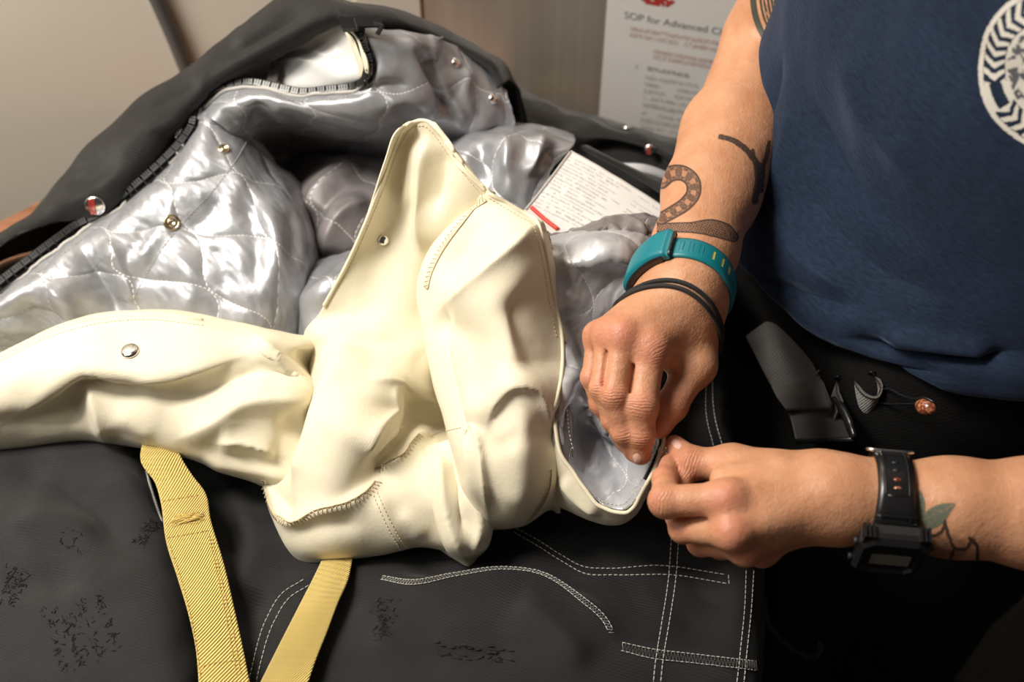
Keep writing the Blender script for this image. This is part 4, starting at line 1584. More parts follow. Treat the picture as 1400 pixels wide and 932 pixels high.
tag(mb.build('hem_stitching', M['cream_thread'], liner), None, kind='stuff')
mb = MB()
P_, N2_ = on_surface([bv_inn], [(771, 640), (800, 666), (825, 686), (850, 690), (872, 665), (890, 632), (902, 605)], 2, .0003)
dashes(mb, P_, N2_, .0018, .0009, .00028)
for pts in ([(862, 690), (870, 676), (864, 672), (874, 660), (868, 655)], [(884, 655), (895, 630), (903, 603), (896, 590)], [(879, 655), (890, 628), (898, 602)],
            [(775, 560), (778, 590), (783, 615)]):
    dashes(mb, *on_surface([bv_inn, bv_face], pts), .0018, .0008, .0003)
tag(mb.build('lining_stitching', M['thread'], liner), None, kind='stuff')
# dark tape inside the held edge
TAPE = [(882, 655, .1155), (890, 640, .1205), (898, 622, .1270), (904, 606, .1325), (903, 596, .1345), (897, 586, .1365)]
mb = MB()
P_ = spl(np.array([at(*p) for p in TAPE]), 30)
mb.tube(P_, .0021, 8, flat=.6)
mb.build('dark_edge_tape', mat('navy_tape', (.006, .007, .012), .8), liner)
# grey closing tab with its snap, between thumb and edge
mb = MB()
mb.sheet(Cloth([[(908, 596, .138), (913, 596, .134)], [(913, 612, .134), (918, 616, .128)], [(907, 628, .130), (917, 634, .122)]], nu=8, nv=14), .0030)
mb.build('closing_tab', M['leather'], liner)
c0 = at(908, 618, .133)
mb = MB()
mb.lathe(c0, np.array([-.7, -.5, .45]), [(.004, -.002), (.0042, .0), (.0036, .0015), (.002, .002), (.0001, .002)], 20)
mb.build('snap_stud', M['brass'], liner)
snap('snap_button', 178, 480, BC, .0062, liner, 'shiny domed snap on the cream flap')
snap('snap_button', 524, 328, BC, .0038, liner, 'small snap on the standing cream panel')

# ------------------------------------------------------------------ black trousers on the table, with yellow straps
tro = thing('turnout_trousers', 'black twill work trousers with white topstitching and yellow straps on the table', 'trousers', (-0.1, -0.2, T))
BASE = Cloth([
    [(620, 330, .004), (720, 330, .006), (820, 335, .012), (900, 350, .02), (950, 372, .024), (978, 384, .026), (986, 388, .018), (992, 392, .004)],
    [(560, 400, .004), (690, 410, .006), (800, 420, .012), (900, 425, .02), (955, 430, .026), (984, 432, .028), (990, 434, .018), (996, 438, .004)],
    [(380, 520, .004), (560, 520, .006), (760, 520, .012), (880, 520, .02), (950, 520, .028), (978, 520, .030), (988, 522, .020), (995, 526, .004)],
    [(180, 590, .006), (400, 600, .008), (640, 610, .012), (850, 610, .02), (950, 610, .030), (985, 610, .032), (998, 612, .022), (1006, 616, .004)],
    [(170, 660, .008), (400, 680, .012), (640, 690, .018), (850, 690, .024), (960, 690, .030), (1010, 690, .032), (1022, 692, .022), (1030, 696, .004)],
    [(170, 740, .010), (400, 745, .018), (640, 760, .024), (850, 760, .026), (970, 760, .030), (1026, 760, .032), (1037, 762, .022), (1044, 766, .004)],
    [(190, 800, .012), (400, 800, .024), (640, 805, .034), (830, 830, .030), (960, 830, .028), (1026, 830, .030), (1037, 832, .022), (1044, 836, .004)],
    [(200, 870, .014), (400, 870, .028), (640, 870, .040), (830, 880, .034), (950, 880, .028), (1022, 880, .028), (1035, 882, .022), (1043, 886, .004)],
    [(200, 960, .014), (400, 960, .028), (640, 960, .040), (830, 960, .036), (950, 960, .030), (1018, 960, .028), (1032, 962, .022), (1040, 966, .004)],
    [(200, 1140, .010), (400, 1140, .022), (640, 1140, .030), (830, 1140, .030), (950, 1140, .026), (1010, 1140, .024), (1022, 1140, .018), (1030, 1140, .004)],
    [(200, 1240, .003), (400, 1240, .004), (640, 1240, .004), (830, 1240, .004), (950, 1240, .004), (1010, 1240, .004), (1022, 1240, .004), (1030, 1240, .003)],
], step=.0018)
BASE.fold(
    ([(522, 790), (560, 797), (620, 787), (690, 779), (740, 786), (790, 817), (830, 855), (852, 885)], .007, 8, 26),
    ([(530, 778), (600, 770), (690, 762), (760, 775), (815, 825)], -.006, 16, 10),
    ([(850, 886), (930, 898), (1032, 910)], .004, 7, 9),
    ([(355, 800), (335, 830), (300, 880)], -.006, 20, 20),
    ([(255, 640), (300, 700), (330, 770)], -.008, 24, 24),
    ([(330, 690), (350, 760), (320, 830)], .006, 18, 18),
    ([(395, 800), (420, 790), (450, 795)], .004, 10, 10),
    ([(595, 880), (650, 895), (700, 890)], -.004, 7, 9),
    ([(590, 868), (640, 882), (690, 878)], .003, 7, 7),
    ([(600, 905), (650, 912), (680, 905)], .003, 6, 6),
    ([(700, 820), (760, 860), (800, 920)], .006, 26, 26),
    ([(870, 800), (900, 830), (930, 870)], .003, 16, 16),
    ([(940, 790), (970, 820), (1010, 830)], -.003, 12, 12),
    ([(480, 830), (520, 860), (530, 910)], .004, 20, 20),
).wrinkle(.0016, .05, .03, 81, .3).relax(30, 1.004, 10, .6, .02)
mb = MB().sheet(BASE, .002)
bv_base = mb.bvh()
mb.build('trouser_leg', M['black'], tro)
LEG2 = Cloth([
    [(-190, 570, .004), (-70, 565, .006), (0, 560, .008), (100, 560, .01), (170, 568, .01), (192, 585, .006), (196, 590, .002)],
    [(-190, 600, .004), (-70, 600, .03), (0, 595, .034), (90, 592, .036), (165, 595, .034), (192, 606, .022), (198, 612, .004)],
    [(-190, 660, .004), (-70, 660, .044), (20, 655, .05), (105, 652, .05), (175, 655, .044), (202, 668, .026), (210, 675, .004)],
    [(-190, 730, .004), (-70, 730, .050), (30, 730, .056), (120, 725, .054), (195, 725, .046), (225, 735, .028), (234, 742, .004)],
    [(-190, 800, .004), (-70, 800, .050), (40, 800, .058), (140, 795, .056), (220, 795, .046), (252, 805, .028), (262, 812, .004)],
    [(-190, 870, .004), (-70, 870, .048), (40, 870, .056), (150, 870, .054), (235, 868, .044), (264, 875, .026), (273, 880, .004)],
    [(-190, 965, .004), (-70, 965, .046), (40, 965, .052), (150, 965, .050), (245, 960, .040), (270, 965, .024), (280, 968, .004)],
    [(-190, 1140, .004), (-70, 1140, .036), (40, 1140, .040), (150, 1140, .040), (250, 1140, .030), (275, 1140, .020), (285, 1140, .004)],
    [(-190, 1230, .003), (-70, 1230, .004), (40, 1230, .004), (150, 1230, .004), (250, 1230, .004), (275, 1230, .004), (285, 1230, .003)],
], step=.0018)
LEG2.fold(
    ([(0, 640), (60, 650), (120, 690), (180, 760)], -.005, 18, 22),
    ([(20, 720), (80, 715), (140, 740)], .005, 18, 18),
    ([(0, 800), (60, 790), (110, 800)], -.004, 16, 16),
    ([(150, 620), (175, 660), (205, 720), (235, 790)], .004, 14, 14),
    ([(80, 640), (50, 690), (20, 730)], .003, 12, 12),
).wrinkle(.0016, .05, .03, 83, -.4).relax(30, 1.004, 10, .6, .02)
mb = MB().sheet(LEG2, .002)
bv_leg2 = mb.bvh()
leg2 = mb.build('trouser_leg', M['black_worn'], tro)

# worn-off patch marks: loose dark thread ends in rows
mb = MB()
for (cx, cy, a, w_, h_, n) in ((112, 862, -.35, 78, 92, 150), (200, 728, .5, 14, 36, 50), (18, 800, .4, 24, 50, 60), (100, 735, .3, 30, 30, 16)):
    for i in range(n):
        edge = random.random() < .6
        x = random.choice((-.5, -.2, .15, .5)) * w_ + random.gauss(0, 3) if edge else random.uniform(-.5, .5) * w_
        y = random.uniform(-.5, .5) * h_
        X, Y = cx + x * math.cos(a) - y * math.sin(a), cy + x * math.sin(a) + y * math.cos(a)
        r = [hit([bv_leg2], X + random.uniform(-3, 3) * k, Y + random.uniform(-3, 3) * k, .0004) for k in (0, 1, 2)]
        if all(r):
            mb.tube(np.array([q[0] for q in r]), .0002, 4)
tag(mb.build('frayed_threads', M['zip_tape'], leg2), None, kind='stuff')
mb = MB()
for i in range(90):
    X, Y = 525 + random.gauss(0, 7), 845 + random.uniform(-28, 28)
    X -= (Y - 845) * .2
    r = [hit([bv_base], X + random.uniform(-2.5, 2.5) * k, Y + random.uniform(-2.5, 2.5) * k, .0004) for k in (0, 1, 2)]
    if all(r):
        mb.tube(np.array([q[0] for q in r]), .0002, 4)
for i in range(40):
    X = random.uniform(590, 700)
    Y = 882 + (X - 590) * .12 + random.choice((-4, 10)) + random.gauss(0, 2)
    r = [hit([bv_base], X + 4 * k, Y + random.uniform(-1, 2) * k, .0004) for k in (0, 1, 2)]
    if all(r):
        mb.tube(np.array([q[0] for q in r]), .0005, 4)
tag(mb.build('frayed_threads', M['zip_tape'], tro), None, kind='stuff')

# white topstitching
mb = MB()
BB = [bv_base]
for pts in ([(705, 722), (735, 738), (765, 757), (800, 775), (830, 777), (900, 773), (996, 786)],
            [(702, 727), (735, 746), (770, 768), (800, 784), (840, 786), (920, 786), (996, 798)],
            [(918, 735), (914, 790), (905, 850), (896, 905), (891, 960)],
            [(928, 735), (924, 790), (915, 850), (906, 905), (901, 960)],
            [(1020, 780), (1018, 830), (1012, 890), (1004, 960)],
            [(1030, 780), (1027, 830), (1021, 890), (1014, 960)],
            [(982, 396), (975, 460), (966, 520), (966, 570), (976, 612)],
            [(988, 396), (982, 460), (974, 520), (977, 570), (988, 612)],
            [(996, 786), (997, 798)],
            [(415, 792), (385, 812), (365, 845), (345, 910), (335, 960)],
            [(422, 800), (395, 818), (375, 850), (355, 912), (345, 960)]):
    dashes(mb, *on_surface(BB, pts, 1.5, .0004), .0026, .0009, .00034)
tag(mb.build('topstitching', M['thread'], tro), None, kind='stuff')
mb = MB()
for pts in ([(522, 790), (560, 796), (620, 786), (690, 777), (740, 784), (790, 815), (830, 853), (836, 866)],
            [(850, 884), (890, 893), (940, 899), (1034, 910)]):
    P_, N2_ = on_surface(BB, pts, 1.5, .0006)
    zigzag(mb, P_, N2_, .0010, .0036 if pts[0][0] == 522 else .0056, .00018)
    sd = nrm(np.cross(nrm(np.gradient(P_, axis=0)), N2_))
    for sg in (-1, 1):
        dashes(mb, P_ + sd * sg * (.0018 if pts[0][0] == 522 else .0028), N2_, .0026, .0005, .00026)
for pts in ([(198, 640), (206, 668), (216, 700), (222, 715)],):
    P_, N2_ = on_surface(BB + [bv_leg2], pts, 1.5, .0006)
    zigzag(mb, P_, N2_, .0011, .006, .0003)
tag(mb.build('overlock_stitching', M['thread'], tro), None, kind='stuff')


def strap(L, R, label, stitches):
    rows = []
    for (a, b) in zip(L, R):
        m_ = tuple((a[k] + b[k]) / 2 for k in range(3))
        rows.append([a, (m_[0], m_[1], m_[2] + .0012), b])
    c_ = Cloth(rows, step=.0016)
    mb_ = MB().sheet(c_, .0018)
    bv = mb_.bvh()
    o_ = mb_.build('yellow_strap', M['strap'], tro)
    o_['label'] = label
    mb_ = MB()
    for pts in stitches:
        dashes(mb_, *on_surface([bv], pts, 1.5, .0003), .0020, .0010, .0003)
    tag(mb_.build('strap_stitching', M['strap_thread'], o_), None, kind='stuff')
    return bv, o_


bv_s1, s1 = strap(
    [(200, 585, .055), (192, 628, .052), (212, 660, .050), (220, 688, .050), (226, 735, .050), (243, 790, .050), (258, 840, .050), (268, 890, .048), (273, 960, .046), (280, 1060, .046)],
    [(248, 585, .055), (244, 615, .052), (262, 648, .048), (280, 672, .046), (288, 710, .044), (306, 770, .042), (320, 830, .042), (333, 890, .042), (346, 960, .042), (360, 1060, .040)],
    'yellow webbing strap with frayed stitching beside the worn black cloth',
    [[(222, 685), (250, 680), (276, 676)], [(228, 735), (258, 730), (290, 724)], [(290, 735), (302, 790), (318, 860), (330, 925)], [(262, 915), (300, 905), (332, 902)],
     [(285, 730), (298, 790), (312, 860), (324, 925)], [(232, 745), (250, 800), (268, 880), (275, 930)]])
mb = MB()
for i in range(46):
    x0 = random.uniform(228, 262)
    y0 = 716 - (x0 - 228) * .25 + random.gauss(0, 3)
    r = [hit([bv_s1], x0 + 9 * k, y0 - 2.4 * k + random.gauss(0, 1.2), .0006 + .0010 * (k == 1)) for k in (0, 1, 2)]
    if all(r):
        mb.tube(np.array([q[0] for q in r]), .0002, 4)
tag(mb.build('frayed_threads', M['strap'], s1), None, kind='stuff')
bv_s2, s2 = strap(
    [(440, 765, .030), (428, 790, .036), (405, 835, .042), (382, 880, .042), (362, 920, .042), (340, 965, .042), (300, 1060, .040)],
    [(482, 762, .032), (476, 790, .038), (462, 822, .044), (448, 860, .044), (432, 900, .044), (410, 965, .044), (372, 1060, .042)],
    'short yellow webbing strap coming out under the cream liner', [])

# ------------------------------------------------------------------ the person
class Field:
    """distance field on a box of cells; rounded cones are blended into it, then a surface is drawn round it"""

    def __init__(self, lo, hi, cell):
        self.lo = np.asarray(lo, float)
        self.cell = cell
        self.shape = tuple(int(math.ceil((b - a) / cell)) + 1 for a, b in zip(lo, hi))
        self.phi = np.full(self.shape, .05, np.float32)

    def _box(self, a, b, m):
        mn = np.minimum(a, b) - m
        mx = np.maximum(a, b) + m
        i0 = np.clip(np.floor((mn - self.lo) / self.cell).astype(int), 0, np.array(self.shape))
        i1 = np.clip(np.ceil((mx - self.lo) / self.cell).astype(int) + 1, 0, np.array(self.shape))
        return i0, i1

    def cone_sdf(self, a, b, r1, r2, i0, i1, squash=None):
        g = [((np.arange(i0[k], i1[k]) * self.cell) + self.lo[k]).astype(np.float32) for k in range(3)]
        X, Y, Z = np.meshgrid(*g, indexing='ij', sparse=True)
        ba = np.asarray(b, float) - a
        L2 = ba @ ba + 1e-12
        rr = r1 - r2
        a2 = max(L2 - rr * rr, 1e-9)
        il2 = 1 / L2
        px, py, pz = X - a[0], Y - a[1], Z - a[2]
        y = px * ba[0] + py * ba[1] + pz * ba[2]
        z = y - L2
        pp = px * px + py * py + pz * pz
        x2 = np.maximum(pp * L2 * L2 - y * y * L2, 0)          # |pa*l2 - ba*y|^2
        y2 = y * y * L2
        z2 = z * z * L2
        k = np.sign(rr) * rr * rr * x2
        d = (np.sqrt(x2 * a2 * il2) + y * rr) * il2 - r1
        d = np.where(np.sign(z) * a2 * z2 > k, np.sqrt(x2 + z2) * il2 - r2, d)
        d = np.where(np.sign(y) * a2 * y2 < k, np.sqrt(x2 + y2) * il2 - r1, d)
        return d.astype(np.float32)

    def add(self, a, b, r1, r2, k=.006):
        a, b = np.asarray(a, float), np.asarray(b, float)
        i0, i1 = self._box(a, b, max(r1, r2) + k + .004)
        if (i1 <= i0).any():
            return
        d = self.cone_sdf(a, b, r1, r2, i0, i1)
        s = tuple(slice(i0[j], i1[j]) for j in range(3))
        p = self.phi[s]
        h = np.maximum(k - np.abs(p - d), 0) / k
        self.phi[s] = np.minimum(p, d) - h * h * k * .25

    def cut(self, a, b, r1, r2, k=.001):
        a, b = np.asarray(a, float), np.asarray(b, float)
        i0, i1 = self._box(a, b, max(r1, r2) + k + .002)
        if (i1 <= i0).any():
            return
        d = -self.cone_sdf(a, b, r1, r2, i0, i1)
        s = tuple(slice(i0[j], i1[j]) for j in range(3))
        p = self.phi[s]
        h = np.maximum(k - np.abs(p - d), 0) / k
        self.phi[s] = np.maximum(p, d) + h * h * k * .25

    def surface(self):
        """surface nets"""
        ph = self.phi
        ins = ph < 0
        nx, ny, nz = ph.shape
        cnt = np.zeros((nx - 1, ny - 1, nz - 1), np.int8)
        for dx in (0, 1):
            for dy in (0, 1):
                for dz in (0, 1):
                    cnt += ins[dx:nx - 1 + dx, dy:ny - 1 + dy, dz:nz - 1 + dz]
        cells = np.argwhere((cnt > 0) & (cnt < 8))
        vid = np.full(cnt.shape, -1, np.int32)
        vid[tuple(cells.T)] = np.arange(len(cells))
        acc = np.zeros((len(cells), 3))
        num = np.zeros(len(cells))
        cor = [(dx, dy, dz) for dx in (0, 1) for dy in (0, 1) for dz in (0, 1)]
        val = {c: ph[tuple((cells + c).T)] for c in cor}
        for c in cor:
            for ax in range(3):
                if c[ax]:
                    continue
                c2 = tuple(1 if i == ax else c[i] for i in range(3))
                a, b = val[c], val[c2]
                m = (a < 0) != (b < 0)
                t = np.where(m, a / np.where(m, a - b, 1), 0)
                P = np.tile(np.array(c, float), (len(cells), 1))
                P[:, ax] += t
                acc[m] += P[m]
                num[m] += 1
        V = (cells + acc / num[:, None]) * self.cell + self.lo
        F = []
        for ax in range(3):
            sl0 = [slice(None)] * 3
            sl1 = [slice(None)] * 3
            sl0[ax] = slice(0, -1)
            sl1[ax] = slice(1, None)
            ed = np.argwhere(ins[tuple(sl0)] != ins[tuple(sl1)])
            u, v = (ax + 1) % 3, (ax + 2) % 3
            ok = (ed[:, u] > 0) & (ed[:, v] > 0) & (ed[:, u] < cnt.shape[u]) & (ed[:, v] < cnt.shape[v])
            ed = ed[ok]
            q = []
            for du, dv in ((1, 1), (0, 1), (0, 0), (1, 0)):
                e = ed.copy()
                e[:, u] -= du
                e[:, v] -= dv
                q.append(vid[tuple(e.T)])
            q = np.stack(q, -1)
            flip = ~ins[tuple(ed.T)]
            q[flip] = q[flip][:, ::-1]
            F.append(q)
        return V, np.concatenate(F)


def laplace(V, F, it=2, lam=.5):
    e = np.concatenate([F[:, [0, 1]], F[:, [1, 2]], F[:, [2, 3]], F[:, [3, 0]]])
    for _ in range(it):
        s = np.zeros_like(V)
        n = np.zeros(len(V))
        for a, b in ((0, 1), (1, 0)):
            np.add.at(s, e[:, a], V[e[:, b]])
            np.add.at(n, e[:, a], 1)
        V = V + lam * (s / n[:, None] - V)
    return V


def J(px, py, h, rp):
    p = at(px, py, h)
    return p, rp * depth(p) / FPX


FACING, LEFT = nrm(np.array([-.92, -.39, 0])), nrm(np.array([.39, -.92, 0]))
TC = np.array([.298, .012, 0.0])
person = thing('person', 'person in navy T-shirt and black trousers holding the liner edge with both hands', 'person', (TC[0], TC[1], 0))
LEAN = np.array([.042, 0, 0])
SH_R = TC - LEFT * .165 + np.array([.028, 0, T + .47])
SH_L = TC + LEFT * .165 + np.array([.042, 0, T + .46])
flush = []           # (point, radius, strength) of redder skin


creases = []         # (point, finger direction, outward, radius) of knuckle wrinkles


def finger(fd, js, kpalm=.007, kfree=.0022, crease=True, red=.55):
    js = [J(*j) for j in js]
    n = len(js)
    for i in range(n - 1):
        (a, ra), (b, rb) = js[i], js[i + 1]
        if i == 0:
            fd.add(a, a + (b - a) * .12, ra, ra, kpalm)
        fd.add(a, b, ra * (.94 if i == 0 else 1), rb, .003 if i == 0 else kfree)
    for i in range(1, n - 1):                      # joints a little thicker
        p, r = js[i]
        fd.add(p, p + 1e-5, r * 1.04, r * 1.04, .003)
        d = nrm(js[i + 1][0] - js[i - 1][0])
        w_ = nrm(CAM - p)
        nn = nrm(w_ - d * (w_ @ d))
        if crease:
            creases.append((p, d, nn, r * (1.0 if i == 1 else .75)))
        flush.append((p + nn * r, .010, red))
    flush.append((js[-1][0], .011, red + .15))
    return js


def arm_field(pts, cell, pad=.02):
    P = np.array(pts)
    return Field(P.min(0) - pad, P.max(0) + pad, cell)


def part_fingers(fd, A, B, t0=.3):
    """the cleft between two neighbouring fingers"""
    P = []
    for i in range(1):
        for t in np.linspace(t0, .97, 7):
            a, b = A[i][0] * (1 - t) + A[i + 1][0] * t, B[i][0] * (1 - t) + B[i + 1][0] * t
            r = min(A[i][1], B[i][1])
            m = (a + b) / 2
            n = nrm(CAM - m)
            e = nrm(b - a)
            n = nrm(n - e * (n @ e))
            P.append(m + n * math.sqrt(max(r * r - (np.linalg.norm(b - a) / 2) ** 2, (r * .35) ** 2)))
    for a, b in zip(P, P[1:]):
        fd.cut(a, b, .0009, .0009, .0022)


# right arm: shoulder, elbow, forearm, wrist and hand pinching the edge
CELL = .0011
Rarm = [J(1048, 62, .185, 66), J(1004, 185, .175, 71), J(972, 265, .174, 60), J(950, 340, .175, 52), J(935, 398, .178, 47)]
fr = arm_field([SH_R, at(880, 640, .11), at(800, 500, .14), at(810, 450, .20)] + [p for p, r in Rarm], CELL, .055)
UA = SH_R + np.array([-.005, .0, -.05])
fr.add(Rarm[0][0] + np.array([.004, -.004, .012]), UA, Rarm[0][1] * .98, .048, .02)
fr.add(SH_R, UA, .050, .048, .02)
for (a, ra), (b, rb) in zip(Rarm, Rarm[1:]):
    fr.add(a, b, ra * .9, rb * .9, .012)
# forearm is wider than deep: a second bone line
off = np.array([.004, .002, .0])
for (a, ra), (b, rb) in zip(Rarm[1:], Rarm[2:]):
    for s_ in (-1, 1):
        dd = nrm(b - a)
        sd = nrm(np.cross(dd, CAM - a))
        fr.add(a + sd * ra * .18 * s_, b + sd * rb * .18 * s_, ra * .80, rb * .80, .012)
# elbow fold
fr.cut(at(982, 78, .215), at(1048, 134, .222), .0022, .0022, .004)
wrist = J(936, 398, .178, 46)
for base, mcp in (((946, 412, .173, 34), (888, 475, .177, 24)), ((936, 404, .180, 33), (852, 457, .183, 20.5)),
                  ((922, 400, .178, 31), (830, 455, .178, 18.5)), ((910, 400, .172, 28), (816, 458, .167, 15.5))):
    a, b = J(*base), J(*mcp)
    fr.add(wrist[0], a[0], wrist[1] * .9, a[1], .012)
    fr.add(a[0], b[0], a[1], b[1], .010)
    nn = nrm(CAM - b[0])
    fr.add(b[0] + nn * b[1] * .22, b[0] + nn * b[1] * .22 + 1e-5, b[1] * .92, b[1] * .92, .004)
    flush.append((b[0] + nn * b[1], .012, .75))
for (x0, y0, h0, r0), (x1, y1, h1, r1) in (((955, 420, .168, 31), (954, 498, .153, 26)), ((940, 445, .168, 29), (914, 484, .162, 22))):
    a, b = J(x0, y0, h0, r0), J(x1, y1, h1, r1)
    fr.add(a[0], b[0], a[1], b[1], .012)
fP = finger(fr, [(816, 458, .167, 15), (809, 516, .155, 14), (820, 552, .142, 13), (838, 582, .132, 11.5)], crease=False)
fR = finger(fr, [(830, 455, .178, 17), (823, 531, .163, 16), (838, 574, .147, 14.5), (854, 606, .134, 12.5)])
fM = finger(fr, [(852, 457, .183, 19), (840, 541, .166, 17.5), (853, 590, .147, 16), (866, 618, .133, 13)])
fI = finger(fr, [(888, 475, .177, 24), (877, 554, .162, 22), (876, 594, .147, 18.5), (876, 621, .135, 15)])
part_fingers(fr, fI, fM)
part_fingers(fr, fM, fR)
part_fingers(fr, fR, fP)
thumbR = finger(fr, [(948, 502, .154, 26), (918, 554, .147, 21), (902, 584, .140, 16)], .008, .003)
creases.append((at(915, 478, .178), nrm(at(925, 500, .17) - at(905, 460, .18)), nrm(CAM - at(915, 478, .178)), .011))
VR, FR = fr.surface()
VR = laplace(VR, FR, 1, .4)
del fr

# left arm coming in from the right
L_el = np.array([.455, -.262, T + .155])
Larm = [(L_el, .047), J(1420, 702, .150, 78), J(1300, 693, .148, 68), J(1195, 684, .146, 56), J(1140, 682, .146, 54)]
fl_ = arm_field([SH_L, at(885, 690, .10), at(900, 560, .16), at(1040, 790, .08)] + [p for p, r in Larm], CELL, .052)
fl_.add(SH_L + np.array([0, -.01, -.06]), L_el, .047, .046, .02)
fl_.add(SH_L, SH_L + np.array([0, -.01, -.06]), .054, .047, .02)
for (a, ra), (b, rb) in zip(Larm, Larm[1:]):
    fl_.add(a, b, ra * .93, rb * .93, .012)
for base, mcp in (((1118, 664, .152, 33), (994, 682, .160, 23)), ((1118, 682, .152, 36), (1002, 726, .154, 23)),
                  ((1112, 694, .144, 35), (1020, 750, .140, 20)), ((1108, 696, .134, 33), (1042, 752, .124, 19))):
    a, b = J(*base), J(*mcp)
    fl_.add(Larm[-1][0], a[0], Larm[-1][1] * .9, a[1], .012)
    fl_.add(a[0], b[0], a[1], b[1], .010)
    nn = nrm(CAM - b[0])
    fl_.add(b[0] + nn * b[1] * .12, b[0] + nn * b[1] * .12 + 1e-5, b[1] * .94, b[1] * .94, .006)
    flush.append((b[0] + nn * b[1], .012, .7))
for (x0, y0, h0, r0), (x1, y1, h1, r1) in (((1110, 652, .146, 34), (1005, 634, .142, 25)), ((1060, 655, .150, 32), (990, 656, .150, 20))):
    a, b = J(x0, y0, h0, r0), J(x1, y1, h1, r1)
    fl_.add(a[0], b[0], a[1], b[1], .010)
finger(fl_, [(1042, 752, .122, 18), (985, 748, .104, 15), (962, 722, .102, 13), (955, 700, .106, 11)], crease=False)
finger(fl_, [(1020, 750, .138, 19), (958, 742, .116, 17), (938, 712, .110, 14), (944, 688, .112, 12)], crease=False)
lM = finger(fl_, [(1002, 728, .152, 22), (934, 723, .134, 18), (918, 688, .128, 17), (934, 654, .135, 15)], crease=False)
lI = finger(fl_, [(994, 682, .160, 24.5), (910, 685, .152, 22), (909, 655, .142, 16), (915, 633, .136, 12.5)])
part_fingers(fl_, lI[:2], lM[:2], .25)
finger(fl_, [(1000, 635, .142, 26), (946, 633, .137, 21.5), (922, 608, .135, 14)], .007, .003)
VL, FL = fl_.surface()
VL = laplace(VL, FL, 1, .4)
del fl_

# head, neck and trunk (coarser; the trunk is under the shirt)
NB = TC + LEAN + np.array([0, 0, T + .53])
HC = NB + FACING * .045 + np.array([0, 0, .17])
ft = Field(np.array([TC[0] - .3, TC[1] - .3, T - .15]), np.array([TC[0] + .3, TC[1] + .3, T + .86]), .006)
ft.add(NB + np.array([0, 0, -.03]), NB + FACING * .02 + np.array([0, 0, .08]), .055, .052, .03)
ft.add(SH_R, SH_L, .036, .036, .03)
for s_ in (-1, 1):
    ft.add(TC + LEAN + LEFT * .09 * s_ + np.array([0, 0, T + .40]), TC + LEFT * .08 * s_ + np.array([0, 0, T + .02]), .062, .07, .05)
    ft.add(HC + LEFT * .07 * s_ + np.array([0, 0, -.005]), HC + LEFT * .074 * s_ + np.array([0, 0, .02]), .010, .014, .008)
    ft.cut(HC + FACING * .098 + LEFT * .032 * s_ + np.array([0, 0, .005]), HC + FACING * .098 + LEFT * .034 * s_ + np.array([0, 0, .005]), .013, .013, .012)
    ft.add(HC + FACING * .078 + LEFT * .032 * s_ + np.array([0, 0, .004]), HC + FACING * .079 + LEFT * .032 * s_ + np.array([0, 0, .004]), .012, .012, .003)
ft.add(HC + np.array([0, 0, .035]) - FACING * .015, HC + FACING * .02 + np.array([0, 0, .02]), .088, .078, .03)
ft.add(HC + FACING * .03, HC + FACING * .052 + np.array([0, 0, -.075]), .062, .038, .03)
ft.add(HC + FACING * .088 + np.array([0, 0, .008]), HC + FACING * .108 + np.array([0, 0, -.028]), .008, .012, .010)
ft.add(HC + FACING * .082 + np.array([0, 0, -.055]) - LEFT * .018, HC + FACING * .082 + np.array([0, 0, -.055]) + LEFT * .018, .008, .008, .008)
VT, FT = ft.surface()
VT = laplace(VT, FT, 2, .5)
del ft
mb = MB()
mb.add(VR, FR)
mb.add(VL, FL)
mb.add(VT, FT)
bv_body = mb.bvh()
body = mb.build('body', M['skin'], person)
V_ = np.concatenate([VR, VL, VT])
fv = np.zeros(len(V_))
for p, r, s_ in flush:
    d2 = ((V_ - p) ** 2).sum(1)
    fv = np.maximum(fv, s_ * np.exp(-d2 / (r * r)))
cv, ca_ = np.zeros(len(V_)), np.zeros(len(V_))
for p, d, nn, r in creases:
    q = V_ - p
    sL, sN = q @ d, q @ nn
    sS = q @ np.cross(d, nn)
    m_ = np.exp(-(sL / (r * .62)) ** 2) * smooth01(sN / (r * .8)) * np.exp(-(sS / (r * .95)) ** 4) * (np.linalg.norm(q, axis=1) < r * 1.7)
    up_ = m_ > cv
    cv[up_] = m_[up_]
    ca_[up_] = (sL + .12 * sS ** 2 / r * np.sign(sL))[up_]
for nm_, val_ in (('crease', cv), ('crease_at', ca_)):
    a_ = body.data.attributes.new(nm_, 'FLOAT', 'POINT')
    a_.data.foreach_set('value', val_.astype(np.float32))
at_ = body.data.attributes.new('flush', 'FLOAT', 'POINT')
at_.data.foreach_set('value', fv.astype(np.float32))
mb = MB()
mb.lathe(HC + np.array([0, 0, .03]) - FACING * .012, np.array([0, 0, 1.0]) - FACING * .25, [(.05, -.09), (.085, -.06), (.096, -.02), (.098, .02), (.086, .055), (.06, .08), (.03, .092), (.001, .096)], 32)
mb.lathe(HC - FACING * .115 + np.array([0, 0, .06]), np.array([0, 0, 1.0]) - FACING, [(.001, -.035), (.025, -.025), (.034, 0), (.025, .025), (.001, .035)], 20)
mb.build('hair', M['hair'], person)


